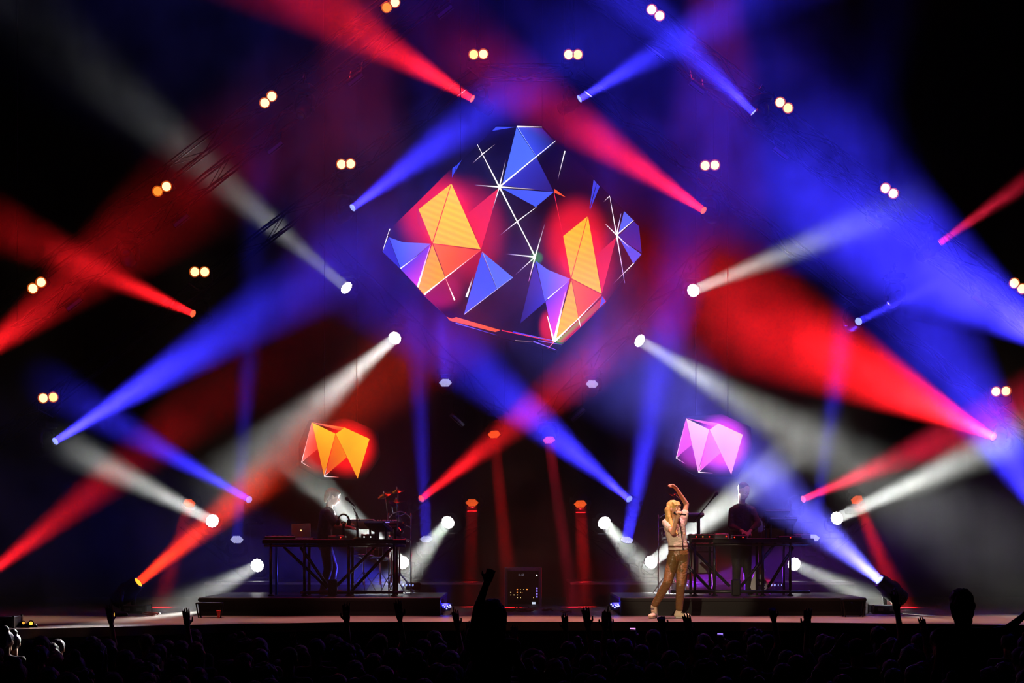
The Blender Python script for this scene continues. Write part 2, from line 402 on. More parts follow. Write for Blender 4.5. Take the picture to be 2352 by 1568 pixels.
wash('white LED wash by the corner of the big screen with a long grey beam upward', (796, 661, DV), (330, 260, 28.2), 150, 'W', .042, kind=19)
wash('white LED wash by the corner of the big screen crossing the red smoke', (1592, 667, DV), (1850, 562, 28.6), 76, 'W', .20, kind=19)
wash('white LED wash with a smoky white beam falling on the orange logo', (907, 776, DV), (700, 955, 28.8), 100, 'W', .26, kind=19)
wash('white LED wash with a lilac-white beam falling past the pink logo', (1469, 782, DV), (1800, 980, 29.9), 125, 'W', .20, kind=19)
wash('LED wash with upright blue beam under the edge of the big screen, orange bar side', (1023, 879, DV), (1012, 700, 31), 42, 'B', .30)
wash('LED wash with upright blue beam under the edge of the big screen, white spark side', (1360, 882, DV), (1374, 700, 31), 42, 'B', .24)
wash('red LED wash hanging below the V truss, beside the pole with the red beam', (1135, 997, DV), (1165, 1300, 30.6), 46, 'R', .12)
wash('pink-red LED wash hanging below the V truss, inside the blue beam', (1261, 1010, DV), (1310, 1350, 30.6), 44, 'P', .10)

def vtruss(label, a, b):
    truss(label, [up(P(*a), -.28), up(P(*b), -.28)], .16, .35)
def pole_to(p, r, label):
    pass
specs = [
 ((435, 1155), 'R', (395, 1300, 30.9), 46, .16, 37, 'red LED wash at the top of the ladder truss in the empty wing'),
 ((488, 1196), 'W', (310, 1104, 28.4), 66, .26, 19, 'white LED wash with a cloudy beam pointing to the empty wing'),
 ((544, 1239), 'B', (556, 1050, 30.8), 38, .30, 37, 'LED wash with upright blue beam beside the laptop desk'),
 ((591, 1298), 'W', (505, 1346, 29.6), 58, .20, 19, 'white LED wash low behind the laptop desk leg, shining down'),
 ((925, 1292), 'W', (764, 1152, 28.25), 70, .6, 19, 'white LED wash low behind the drum hardware, lighting the man at the laptop desk'),
 ((979, 1238), 'B', (965, 940, 30.6), 52, .26, 37, 'LED wash with upright blue beam beside the drum hardware'),
 ((1029, 1199), 'W', (925, 1325, 29.8), 84, .26, 19, 'white LED wash shining down onto the laptop riser'),
 ((1084, 1154), 'R', (1081, 1330, 30.9), 40, .13, 37, 'red LED wash with a faint red shaft beside the rack'),
 ((1333, 1157), 'R', (1342, 1330, 30.9), 42, .24, 37, 'red LED wash with a strong red shaft beside the rack'),
 ((1388, 1200), 'W', (1500, 1325, 29.8), 84, .26, 19, 'white LED wash shining down behind the singer'),
 ((1440, 1240), 'B', (1500, 930, 30.4), 88, .55, 37, 'LED wash with a flaring blue beam behind the singer'),
 ((1495, 1291), 'W', (1706, 1132, 28.3), 90, .42, 19, 'white LED wash low behind the singer, lighting the man at the synths'),
 ((1824, 1295), 'W', (1935, 1345, 29.6), 50, .26, 19, 'white LED wash low behind the bass guitar, shining down'),
 ((1868, 1235), 'B', (1908, 960, 30.6), 54, .24, 37, 'LED wash with a faint blue beam beside the synths'),
 ((1922, 1190), 'W', (2140, 1090, 28.8), 74, .48, 19, 'white LED wash with a bright cloudy beam past the synths'),
 ((1968, 1147), 'R', (2045, 1335, 30.6), 60, .30, 37, 'red LED wash with a red shaft behind the floor moving head'),
]
for (x, y), col, dst, wpx, b, kind, lab in specs:
    wash(lab, (x, y, DL), dst, wpx, col, b, -1, kind)
DLT = DL+.25
truss('small ladder truss holding four wash lights in the empty wing beside the laptop desk', [up(P(420, 1148, DLT), -.42), up(P(600, 1308, DLT), -.30)], .14, .35)
truss('small ladder truss holding four wash lights between the laptop riser and the rack', [up(P(915, 1302, DLT), -.30), up(P(1098, 1148, DLT), -.42)], .14, .35)
truss('small ladder truss holding four wash lights behind the singer', [up(P(1320, 1148, DLT), -.42), up(P(1505, 1302, DLT), -.30)], .14, .35)
truss('small ladder truss holding four wash lights behind the bass guitar', [up(P(1815, 1305, DLT), -.30), up(P(1982, 1142, DLT), -.42)], .14, .35)
for x, lab in ((572, 'black pole with round foot holding a blue beam light beside the laptop desk'), (968, 'black pole with round foot holding a red beam light between the risers'), (1445, 'black pole with round foot holding a blue beam light behind the singer'), (1845, 'black pole with round foot holding a red beam light behind the synths')):
    q = P(x, 1146, DL); zb = q.z-.42; q = Pz(x, DL+.12, UPST if x not in () else STAGE)
    r = thing('light_pole', lab, 'pole', (q.x, q.y, UPST), 'poles for beam lights')
    MB().cyl(q, (q.x, q.y, zb), .03, n=12).build('pole', M_BLACK, r, True)
    MB().lathe([(.22, 0), (.22, .02), (.05, .035), (.035, .09)], q, (0, 0, 1), 20).build('foot', M_BLACK, r)
    MB().box((q.x, q.y, zb), (.3, .3, .02)).build('top_plate', M_BLACK, r)

# blinder pairs
M_LAMP = glow('blinder_lamp_bright', (255, 226, 150), 2.6); M_LAMPD = glow('blinder_lamp_dim', (255, 150, 50), 1.3); M_LAMPM = glow('blinder_lamp_mid', (255, 215, 120), 2.4)
M_RIM_GLOW = glow('lamp_rim_glow_amber', (255, 105, 25), .55)  # warm halo of the lamps put into the reflector rim as emission
def blinder(label, a, b, d, la='h', lb='h', group='audience blinder pairs', dz=0):
    pa, pb = P(*a, d), P(*b, d); c = (pa+pb)/2; ax = (pb-pa).normalized(); n = Vector((0, -1, -.12)).normalized(); upv = ax.cross(n)
    r = thing('blinder_light', label, 'stage light', c+upv*.1, group)
    R = Matrix((ax, n, upv)).transposed(); L = (pb-pa).length
    MB().box(c-n*.09, (L+.2, .13, .19), R, .02).build('housing', M_HOUSE, r)
    for p, k in ((pa, la), (pb, lb)):
        lamp = MB().lathe([(.055, -.03), (.068, -.01), (.088, .01), (.09, .022), (.078, .022), (.072, .008)], p-n*.02, n, 24).build('lamp', M_RIM_GLOW, r, True)
        MB().lathe([(.071, 0), (.06, .014), (.03, .022), (.001, .024)], p-n*.012, n, 24).build('lens', {'h': M_LAMP, 'd': M_LAMPD, 'm': M_LAMPM}[k], lamp, True)
    m = MB()
    for s in (-1, 1): m.tube([c-n*.09+ax*s*(L/2+.1), c-n*.1+ax*s*(L/2+.115)+Vector((0, 0, dz*.6)), c+Vector((0, .33, dz))], .012, 6)
    m.build('bracket', M_BLACK, r)
bl = [((888, 17), (907, 5), DB, 'd', 'h', 'twin blinder with one dim amber lamp, near the top of the front truss'),
 ((1497, 22), (1515, 36), DB, 'h', 'h', 'twin blinder on the front truss where a blue beam fades'),
 ((1088, 125), (1110, 124), DA, 'm', 'h', 'level twin blinder at the roof peak above the red moving head'),
 ((1306, 125), (1327, 125), DA, 'h', 'm', 'level twin blinder at the roof peak above the blue moving head'),
 ((608, 236), (624, 221), DB, 'h', 'h', 'tilted twin blinder beside the unlit moving head on the front truss'),
 ((1792, 235), (1810, 248), DB, 'h', 'm', 'tilted twin blinder beside the moving head with two crossed blue beams'),
 ((784, 377), (805, 376), DA, 'h', 'h', 'level twin blinder above the moving head whose blue beam passes the big screen'),
 ((1620, 380), (1642, 379), DA, 'h', 'h', 'level twin blinder above the moving head with the slanting red beam'),
 ((362, 439), (382, 428), DB, 'd', 'h', 'tilted twin blinder with one dim lamp in the long grey beam'),
 ((2034, 432), (2052, 444), DB, 'h', 'h', 'tilted twin blinder glowing through the huge blue beam'),
 ((447, 624), (470, 624), DA, 'h', 'h', 'level twin blinder above the dark red beam'),
 ((75, 662), (94, 648), DB, 'h', 'h', 'tilted twin blinder within the red smoke of the wing'),
 ((2330, 650), (2348, 663), DB, 'h', 'h', 'tilted twin blinder at the edge of the huge blue beam'),
 ((99, 914), (122, 912), DA, 'h', 'm', 'level twin blinder above the long wide blue beam'),
 ((2288, 899), (2311, 898), DA, 'h', 'h', 'level twin blinder above the broad pink beam')]
for a, b, d, la, lb, lab in bl: blinder(lab, a, b, d-.33 if d == DA else d+.1, la, lb, dz=-.30 if d == DA else .16)

# strobe bars: dark boxes with a glossy front that catches the coloured light
M_STROBE = mat('strobe_glass', (120, 110, 150), .18, .2, coat=1)
def bar(label, x, y, d, ang, tilt, L=.30, reach=.28):
    c = P(x, y, d); r = thing('strobe_bar', label, 'stage light', c, 'unlit strobe bars')
    a = math.radians(ang); ax = Vector((math.cos(a), 0, math.sin(a))); n = Vector((0, -1, tilt)).normalized(); n = (n-ax*n.dot(ax)).normalized(); u = ax.cross(n)
    R = Matrix((ax, n, u)).transposed()
    MB().box(c, (L, .10, .13), R, .012).build('housing', M_HOUSE, r)
    MB().box(c+n*.052, (L*.94, .008, .05), R).build('glass', M_STROBE, r)
    MB().box(c+n*.05+u*.05, (L*.96, .03, .012), R).build('barn_door', M_ALU, r)
    MB().tube([c-ax*L*.4, c-ax*L*.4+Vector((0, .3, reach)), c+ax*L*.4+Vector((0, .3, reach)), c+ax*L*.4], .012, 6).build('bracket', M_BLACK, r)
for x, y, s, t, lab in ((1020, 25, 1, -.6, 'unlit strobe bar near the top of the middle truss, laptop side'), (815, 182, 1, -.6, 'unlit strobe bar with a pink edge beside a red-lit truss chord'), (630, 337, 1, -.8, 'unlit strobe bar with a bright white edge in the middle of its truss'),
                     (415, 505, 1, -.6, 'unlit strobe bar with violet edge under the long grey beam'), (170, 697, 1, -.6, 'unlit strobe bar with violet edge next to the red smoke'),
                     (1603, 200, -1, -.6, 'unlit strobe bar beside two crossed blue beams'), (1795, 350, -1, -.6, 'unlit strobe bar above the huge blue beam'), (2008, 508, -1, -.6, 'unlit strobe bar inside the huge blue beam'), (2250, 690, -1, -.6, 'unlit strobe bar at the far end of the blue-lit truss')):
    bar(lab, x, y, DM-.3, s*38, t)
bar('unlit strobe bar under the big screen beside the blue upright beam', 1053, 962, DV-.3, -42, -.5, .33, .95)
bar('unlit strobe bar under the big screen beside the red smoke', 1325, 950, DV-.3, 42, -.5, .33, .95)

# overhead red washes above the frame and low colour washes behind the desks
def overhead(label, x, tx_, e, col, ang):
    a = Vector((x, 28.6, 14.2)); t = Vector((tx_, 28.4, RISER)); d = (t-a).normalized()
    r = thing('overhead_wash_light', label, 'stage light', a-d*.1+Vector((0, 0, .2)), 'overhead wash lights')
    MB().lathe([(.06, -.2), (.12, -.18), (.13, 0), (.12, .01)], a, d, 20).build('head', M_HOUSE, r, True); MB().lathe([(.12, 0), (.001, .01)], a+d*.005, d, 20).build('lens', LENS['R'], r)
    MB().tube([a+Vector((-.15, 0, 0)), a+Vector((-.12, 0, .25)), a+Vector((.12, 0, .25)), a+Vector((.15, 0, 0))], .015, 6).build('yoke', M_HOUSE, r); MB().cyl(a+Vector((0, 0, .25)), (a.x, a.y, 15.08), .02, n=8).build('drop_pipe', M_BLACK, r)
    spot('beam', a+d*.03, t, e, col, ang, .8, .1, r)
overhead('red overhead wash above the laptop riser', -2.4, -2.6, 4800, (1, .03, .03), math.radians(25))
overhead('red overhead wash above the riser of the bass guitar', 3.2, 3.4, 4300, (1, .03, .05), math.radians(23))
def low_wash(label, x, d, dst, e, col, ang):
    q = Pz(x, d, RISER); a = q+Vector((0, 0, .12)); t = P(*dst); dr = (t-a).normalized()
    r = thing('floor_wash_light', label, 'stage light', q, 'floor washes behind the desks')
    MB().box(a-dr*.04, (.24, .09, .12), None, .015).build('housing', M_HOUSE, r)
    for i in range(4): MB().lathe([(.022, 0), (.018, .012), (.001, .016)], a+Vector((-.08+.053*i, 0, 0))+dr*.05, dr, 10).build('led', LENS['B'], r, True)
    for s in (-1, 1): MB().tube([a+Vector((s*.13, 0, 0)), (a.x+s*.13, a.y, RISER+.012), (a.x+s*.13, a.y+.08, RISER+.012)], .01, 6).build('foot', M_BLACK, r)
    spot('beam', a+dr*.09, t, e, col, ang, .9, .08, r)
low_wash('low blue floor wash at the end of the laptop riser', 944, 29.3, (800, 1318, 28.8), 2600, (.05, .05, 1), .66)
low_wash('low violet floor wash behind the singer on the riser', 1560, 29.3, (1700, 1318, 28.7), 2400, (.3, .03, 1), .66)
low_wash('low red floor wash behind the bass guitar', 1790, 29.35, (1690, 1325, 29.1), 700, (1, .02, .04), .8)
# ------------------------------------------------------------------ LED screens
DS = 29.0
def srgb(c): return lin(c)
class Screen:
    def __init__(s, label, outline, conv, d, blobs, gain=1.5, ambient=(10, 6, 12)):
        s.conv = conv; s.d = d; s.gain = gain; s.n = 0
        pts = [P(*conv(x, y), d) for x, y in outline]
        c = sum(pts, Vector())/len(pts)
        s.r = thing('led_screen', label, 'screen', c)
        m = MB(); n = len(pts); bk = Vector((0, .12, 0))
        m.add(pts+[p+bk for p in pts], [tuple(range(n)), tuple(range(2*n-1, n-1, -1))]+[(i, n+i, n+(i+1) % n, (i+1) % n) for i in range(n)])
        # picture behind the shapes: soft coloured areas; around the logos, painted glow
        pm, nt, b = newmat('screen_picture_glow_'+str(len(MATS))); b.inputs['Base Color'].default_value = (.006, .005, .007, 1); b.inputs['Roughness'].default_value = .6
        g = nt.nodes.new('ShaderNodeTexCoord'); acc = None
        for (bx, by, rx, ry, rgb, k) in blobs:
            q = P(*conv(bx, by), d)-c; sx = P(*conv(bx+rx, by), d)-P(*conv(bx, by), d); sz = P(*conv(bx, by+ry), d)-P(*conv(bx, by), d)
            mp = nt.nodes.new('ShaderNodeVectorMath'); mp.operation = 'SUBTRACT'; mp.inputs[1].default_value = q
            ms = nt.nodes.new('ShaderNodeVectorMath'); ms.operation = 'MULTIPLY'; ms.inputs[1].default_value = (1/abs(sx.x), 0, 1/abs(sz.z))
            ln = nt.nodes.new('ShaderNodeVectorMath'); ln.operation = 'LENGTH'
            mr = nt.nodes.new('ShaderNodeMapRange'); mr.interpolation_type = 'SMOOTHERSTEP'; mr.inputs[1].default_value = 0.35; mr.inputs[2].default_value = 1; mr.inputs[3].default_value = k; mr.inputs[4].default_value = 0
            sc = nt.nodes.new('ShaderNodeVectorMath'); sc.operation = 'SCALE'; sc.inputs[0].default_value = srgb(rgb)
            nt.links.new(g.outputs['Object'], mp.inputs[0]); nt.links.new(mp.outputs[0], ms.inputs[0]); nt.links.new(ms.outputs[0], ln.inputs[0])
            nt.links.new(ln.outputs['Value'], mr.inputs[0]); nt.links.new(mr.outputs[0], sc.inputs['Scale'])
            if acc is None: acc = sc
            else:
                ad = nt.nodes.new('ShaderNodeVectorMath'); ad.operation = 'ADD'; nt.links.new(acc.outputs[0], ad.inputs[0]); nt.links.new(sc.outputs[0], ad.inputs[1]); acc = ad
        if acc is not None:
            nt.links.new(acc.outputs[0], b.inputs['Emission Color']); b.inputs['Emission Strength'].default_value = gain
        pm.cycles.emission_sampling = 'NONE'
        m.build('panel', pm, s.r)
        s.frame(pts)
    def frame(s, pts):
        c = s.r.location
        for k in (.3, .7):
            x = min(p.x for p in pts)*(1-k)+max(p.x for p in pts)*k; z = max(p.z for p in pts)-.25
            MB().cyl((x, s.d+.2, z-.35), (x, s.d+.2, 15.08), .008, n=6).build('hanging_cable', M_BLACK, s.r)
        MB().box((c.x, s.d+.17, c.z), ((max(p.x for p in pts)-min(p.x for p in pts))*.7, .08, .08)).build('rear_frame', M_BLACK, s.r)
    def facet(s, poly, rgb, grad=None, wave=False):
        s.n += 1; off = Vector((0, -.006-.0012*s.n, 0))
        m = MB(); pts = [P(*s.conv(x, y), s.d)+off for x, y in poly]; n = len(pts); bk = Vector((0, .004, 0))
        m.add(pts+[p+bk for p in pts], [tuple(range(n)), tuple(range(2*n-1, n-1, -1))]+[(i, n+i, n+(i+1) % n, (i+1) % n) for i in range(n)])
        if grad is None:
            o = m.build('light_facet', glow('facet_%d_%d_%d%s' % (*rgb, 'w' if wave else ''), rgb, s.gain, .10 if wave else 0), s.r)
        else:
            o = m.build('light_facet', vglow('screen_gradient', s.gain), s.r)
            me = o.data; at = me.color_attributes.new('picture', 'FLOAT_COLOR', 'POINT')
            for i in range(2*n): at.data[i].color = (*srgb(grad[i % n]), 1)
        return o
    def line(s, a, b, w=7, rgb=(255, 245, 255), end=None):
        """a thin tapering stroke of light"""
        dx, dy = b[0]-a[0], b[1]-a[1]; L = math.hypot(dx, dy); nx, ny = -dy/L*w/2, dx/L*w/2; t = .25
        end = rgb if end is None else end
        s.n += 1; off = Vector((0, -.02-.001*s.n, 0))
        poly = [(a[0]+nx, a[1]+ny), (b[0]+nx*t, b[1]+ny*t), (b[0]-nx*t, b[1]-ny*t), (a[0]-nx, a[1]-ny)]
        m = MB(); pts = [P(*s.conv(x, y), s.d)+off for x, y in poly]; bk = Vector((0, .003, 0))
        m.add(pts+[p+bk for p in pts], [(0, 1, 2, 3), (7, 6, 5, 4)]+[(i, 4+i, 4+(i+1) % 4, (i+1) % 4) for i in range(4)])
        o = m.build('light_stroke', vglow('screen_stroke', s.gain*1.25), s.r); at = o.data.color_attributes.new('picture', 'FLOAT_COLOR', 'POINT')
        for i in range(8): at.data[i].color = (*srgb(rgb if i % 4 in (0, 3) else end), 1)
conv = lambda x, y: (840+x*.363442, 260+y*.363442)
OUT = [(800, 112), (825, 80), (1116, 80), (1205, 175), (1300, 255), (1480, 455), (1632, 612), (1728, 710), (1748, 892), (1690, 960), (1520, 1195), (1235, 1465), (1205, 1508), (1100, 1480), (820, 1410), (512, 1282), (375, 1155), (222, 990), (104, 880), (150, 735), (320, 570), (545, 345), (610, 292)]
scr = Screen('big angular LED screen showing blue and orange triangles with white sparks', OUT[::-1], conv, DS,
    [(440, 640, 300, 330, (235, 22, 50), .75), (620, 760, 330, 420, (225, 16, 40), .55), (1330, 800, 260, 330, (235, 20, 40), .8), (1400, 980, 230, 330, (230, 20, 40), .5), (470, 1120, 190, 150, (200, 20, 90), .5), (1350, 1350, 200, 160, (225, 20, 40), .6), (1150, 1350, 70, 130, (220, 15, 30), .7), (1580, 780, 110, 110, (120, 20, 90), .35), (1078, 912, 55, 48, (30, 150, 60), .55), (1225, 1428, 45, 40, (40, 150, 50), .7)], 1.6)
f = scr.facet
BL = (72, 102, 238); BD = (38, 36, 150); OR = (255, 176, 40); RO = (255, 88, 30)
f([(955, 88), (1115, 96), (1200, 185), (1080, 278)], 0, [(58, 80, 225), (34, 24, 130), (14, 10, 50), (52, 66, 215)])
f([(862, 455), (1080, 282), (1190, 500)], 0, [(42, 46, 180), (40, 42, 165), (26, 20, 95)])
f([(953, 90), (1078, 280), (862, 455)], BL)
f([(862, 476), (1186, 500), (1075, 592)], (60, 84, 232))
f([(800, 112), (825, 86), (945, 88)], (56, 70, 226))
f([(545, 408), (548, 348), (575, 328), (562, 372)], (48, 64, 214)); f([(566, 372), (578, 326), (606, 297)], (48, 64, 214))
f([(845, 470), (638, 640), (728, 862)], 0, [(215, 30, 60), (225, 26, 50), (250, 30, 40)])
f([(538, 448), (335, 608), (420, 818)], OR, wave=True); f([(543, 448), (425, 822), (726, 860)], (255, 184, 44), wave=True)
f([(320, 575), (335, 612), (418, 822), (330, 700)], 0, [(190, 30, 70), (230, 30, 60), (245, 40, 50), (200, 20, 60)])
f([(421, 828), (330, 1100), (368, 1146), (502, 1040)], (255, 164, 34), wave=True); f([(428, 828), (726, 868), (505, 1038)], 0, [(255, 110, 30), (250, 62, 36), (255, 92, 30)])
f([(148, 785), (235, 816), (412, 825), (222, 985)], 0, [(62, 84, 232), (84, 104, 240), (150, 110, 240), (66, 84, 228)])
f([(106, 876), (146, 787), (220, 985)], (36, 40, 182))
f([(222, 988), (410, 830), (330, 1100)], 0, [(74, 54, 224), (130, 60, 225), (235, 66, 225)])
f([(738, 878), (932, 1040), (830, 1112)], (76, 106, 240)); f([(734, 880), (828, 1113), (620, 1276)], (62, 82, 234))
f([(1193, 480), (1264, 533), (1190, 502)], (255, 80, 30))
f([(1583, 785), (1455, 900), (1492, 1140)], 0, [(210, 36, 80), (230, 30, 60), (245, 40, 60)])
f([(1400, 655), (1248, 778), (1296, 1042)], OR, wave=True); f([(1404, 655), (1300, 1044), (1490, 1142)], (255, 180, 42), wave=True)
f([(1299, 1052), (1190, 1446), (1345, 1302)], (255, 166, 34), wave=True); f([(1303, 1052), (1490, 1148), (1346, 1296)], 0, [(255, 100, 30), (250, 64, 36), (255, 84, 30)])
f([(1070, 940), (1132, 1195), (975, 1330)], 0, [(44, 36, 150), (50, 44, 180), (30, 22, 100)])
f([(1075, 935), (1150, 990), (1292, 1048), (1132, 1192)], 0, [(70, 90, 232), (88, 100, 236), (176, 104, 232), (88, 84, 230)])
f([(1136, 1192), (1288, 1056), (1188, 1444)], 0, [(100, 56, 222), (150, 70, 226), (240, 70, 190)])
f([(1205, 1446), (1500, 1160), (1520, 1192), (1240, 1450)], 0, [(120, 150, 40), (210, 20, 50), (190, 14, 40), (200, 20, 40)])
f([(1440, 422), (1458, 444), (1425, 560), (1412, 612)], (48, 62, 214)); f([(1460, 446), (1478, 465), (1418, 612), (1430, 560)], (48, 62, 214))
f([(1493, 1158), (1515, 1190), (1477, 1230)], (90, 80, 226))
f([(1632, 622), (1692, 680), (1594, 770)], (70, 98, 236)); f([(1692, 686), (1725, 715), (1743, 885), (1592, 784)], (36, 34, 150)); f([(1600, 790), (1742, 895), (1690, 952)], (60, 84, 234))
f([(512, 1288), (545, 1300), (572, 1290), (852, 1372), (820, 1384), (532, 1312)], (255, 92, 30), wave=True)
ln = scr.line; WH = (255, 244, 255); DK = (70, 20, 60)
ln((955, 90), (1113, 92), 9); ln((958, 90), (1076, 275), 3, (150, 170, 250))
for e in ((705, 200), (1200, 178)): ln((845, 470), e, 9, WH, WH)
for e, w in (((690, 458), 10), ((1070, 485), 9), ((885, 300), 8), ((800, 620), 7)): ln((845, 470), e, w, WH, DK)
ln((845, 470), (1070, 910), 9, WH, (240, 255, 240)); ln((1070, 910), (960, 690), 10, (235, 255, 235), WH)
ln((740, 262), (675, 322), 5, WH, DK); ln((740, 262), (820, 200), 5, WH, DK)
ln((955, 690), (845, 778), 6, WH, DK); ln((955, 690), (1078, 598), 6, WH, WH)
ln((1258, 245), (1213, 425), 7, WH, DK); ln((1190, 510), (1245, 772), 4, (200, 30, 60), (230, 30, 50))
for e, w in (((885, 893), 10), ((1132, 700), 8), ((1030, 1065), 9), ((945, 1025), 7)): ln((1070, 912), e, w, (250, 255, 250), (200, 120, 170) if w == 9 else DK)
ln((155, 735), (140, 775), 6); ln((140, 780), (110, 872), 6)
ln((222, 985), (330, 905), 7, WH, (150, 110, 240)); ln((330, 1102), (410, 838), 13, WH, (230, 110, 230)); ln((372, 1148), (505, 1044), 11, WH, WH); ln((505, 1044), (728, 870), 7, WH, (250, 60, 50))
ln((563, 1185), (505, 1045), 9, WH, (250, 120, 90)); ln((638, 1165), (680, 1035), 14, WH, DK); ln((622, 1275), (930, 1040), 4, (190, 190, 255), (190, 190, 255)); ln((738, 880), (830, 1112), 3, (150, 170, 250), (150, 170, 250))
ln((1188, 1444), (1147, 1285), 13, WH, WH); ln((1190, 1446), (1262, 1130), 17, WH, (240, 110, 210)); ln((1192, 1446), (1345, 1300), 12, WH, WH); ln((1345, 1300), (1490, 1150), 7, WH, (250, 60, 60)); ln((1343, 1298), (1356, 1352), 8, WH, WH); ln((1150, 1176), (1286, 1060), 6, WH, (180, 110, 235))
for e, w in (((1540, 530), 7), ((1635, 1078), 8), ((1692, 682), 7), ((1515, 708), 7), ((1662, 852), 8), ((1612, 640), 8)): ln((1583, 775), e, w, WH, WH if w == 7 else (160, 140, 230))
ln((1540, 530), (1500, 568), 5, WH, DK); ln((1692, 953), (1560, 1085), 6, WH, DK)
ln((570, 1330), (828, 1406), 7, (90, 90, 245), (60, 60, 200)); ln((860, 1376), (1190, 1448), 6, (235, 30, 50), (235, 60, 60)); ln((930, 1386), (1180, 1440), 9, (60, 40, 190), (130, 90, 240)); ln((945, 1440), (1070, 1448), 4, (200, 160, 160), (120, 60, 80)); ln((1060, 1446), (1205, 1500), 8, (110, 90, 240), (140, 80, 240)); ln((1090, 1440), (1235, 1466), 5, (110, 90, 240), (170, 90, 240)); ln((1188, 1450), (1150, 1492), 6, (255, 120, 140), (230, 40, 80))

def logo(label, conv, cols, blob, d=30.0, gain=1.9):
    A, B_, C_, D_, E_, WHT = cols
    out = [(330, 700), (500, 310), (1150, 290), (1620, 500), (1660, 900), (1400, 1300), (720, 1300), (330, 1090)]
    s = Screen(label, out, conv, d, blob, gain)  # panel widened past the shape; the glow around it is painted as emission
    s.facet([(545, 355), (375, 1005), (640, 790)], 0, [A, A, B_])
    s.facet([(555, 355), (1082, 438), (1000, 490)], 0, [A, C_, B_])
    s.facet([(548, 358), (930, 540), (742, 1228)], 0, [D_, D_, C_], False)
    s.facet([(934, 546), (1115, 925), (765, 1225)], 0, [C_, C_, B_])
    s.facet([(1082, 440), (1488, 625), (1295, 1275), (936, 542)], 0, [D_, D_, E_, D_])
    for a, b, w in (((378, 1005), (545, 355), 9), ((378, 1005), (440, 955), 12), ((378, 1008), (525, 1095), 12), ((748, 1238), (800, 1060), 13), ((748, 1238), (850, 1150), 13), ((748, 1240), (985, 1252), 16)):
        s.line(a, b, w, WHT, A if w == 9 else B_ if w != 12 else A)
    for t in (.25, .5, .75): pass
    return s
logo('small LED screen with a folded orange and yellow shape in a painted red glow', lambda x, y: (640+x*.140318, 920+y*.140306),
     ((250, 110, 100), (250, 60, 40), (255, 130, 30), (255, 192, 44), (255, 150, 36), (255, 240, 245)),
     [(1130, 770, 560, 560, (250, 18, 26), 1.0), (720, 880, 400, 380, (235, 25, 35), .5)])
logo('small LED screen with a folded pink and peach shape in a painted magenta glow', lambda x, y: (1500+x*.140281*.985+.5, 920+y*.140306-9.5),
     ((245, 90, 235), (250, 80, 220), (252, 135, 235), (255, 202, 196), (252, 140, 225), (255, 240, 255)),
     [(1130, 770, 560, 560, (240, 60, 250), 1.0), (720, 880, 400, 380, (225, 50, 220), .5)])
# ------------------------------------------------------------------ stage gear
M_PIPE = mat('desk_pipe_steel', (70, 70, 74), .3, .8); M_WOODB = mat('desk_top_black', (22, 21, 22), .35, coat=.3)
M_WHITE = mat('white_plastic', (225, 222, 218), .35); M_SILVER = mat('laptop_aluminium', (135, 132, 134), .35, .7)
M_KEYW = mat('white_keys', (235, 233, 228), .25); M_KEYB = mat('black_keys', (12, 12, 12), .25)
M_BRASS = mat('cymbal_bronze', (190, 140, 60), .22, 1); M_SHELL = mat('drum_shell_grey', (120, 116, 124), .3, .2, coat=.6); M_HEADD = mat('drum_head', (215, 215, 220), .4)
M_GWHITE = mat('guitar_white', (222, 220, 222), .2, coat=1); M_WOOD = mat('maple_neck', (150, 105, 60), .4); M_MESH = mat('mic_grille', (70, 70, 72), .4, .8, .3, 300)
M_LEDO = glow('tiny_orange_light', (255, 140, 60), 2); M_LEDBL = glow('tiny_blue_light', (130, 110, 255), 3); M_LEDW = glow('tiny_white_light', (255, 255, 255), 3); M_LEDRD = glow('tiny_red_light', (255, 40, 30), 3); M_LEDY = glow('tiny_yellow_light', (230, 200, 130), 1.6)
def seg(px0, d0, px1, d1, r, name, mt, parent, n=10):
    return MB().cyl(P(*px0, d0), P(*px1, d1), r, n=n).build(name, mt, parent, True)
def desk(label, x0, x1, d, ytop, legs, braces, rails, foot_x):
    a = P(x0, ytop, d); b = P(x1, ytop, d); r = thing('keyboard_desk', label, 'table', Pz((x0+x1)/2, d+.3, RISER))
    MB().box(((a.x+b.x)/2, d+.3, a.z-.02), (b.x-a.x, .75, .04), bev=.008).build('desk_top', M_WOODB, r)
    MB().box(((a.x+b.x)/2, d-.085, a.z-.045), (b.x-a.x, .02, .05)).build('front_rail', M_PIPE, r)
    MB().cyl((a.x+.02, d-.03, a.z-.1), (b.x-.02, d-.03, a.z-.1), .02, n=10).build('top_pipe', M_PIPE, r, True)
    for x in legs:
        q = Pz(x, d-.03, RISER); MB().cyl(q, (q.x, q.y, a.z-.04), .022, n=10).build('leg', M_PIPE, r, True)
        q2 = q+Vector((0, .66, 0)); MB().cyl(q2, (q2.x, q2.y, a.z-.04), .022, n=10).build('leg', M_BLACK, r, True)
        MB().lathe([(.05, 0), (.05, .015), (.025, .03)], q, (0, 0, 1), 14).build('leg_foot', M_BLACK, r)
    for p0, p1 in braces: seg(p0, d-.0, p1, d-.0, .024, 'diagonal_brace', M_PIPE, r)
    for p0, p1 in rails: seg(p0, d-.03, p1, d-.03, .024, 'bottom_rail', M_PIPE, r)
    for x in foot_x:
        q = Pz(x, d-.03, RISER); MB().box(q+Vector((0, 0, .13)), (.14, .14, .26), None, .02).build('weight_box', M_BLACK, r)
    return r
DD = 27.6
desk('long black keyboard desk on pipe legs carrying a laptop and white synthesizer', 604, 934, DD, 1238, (622, 699, 801, 905),
     [((652, 1256), (752, 1350)), ((690, 1256), (758, 1352)), ((872, 1246), (766, 1352)), ((911, 1246), (808, 1356))], [((690, 1360), (926, 1360))], (764,))
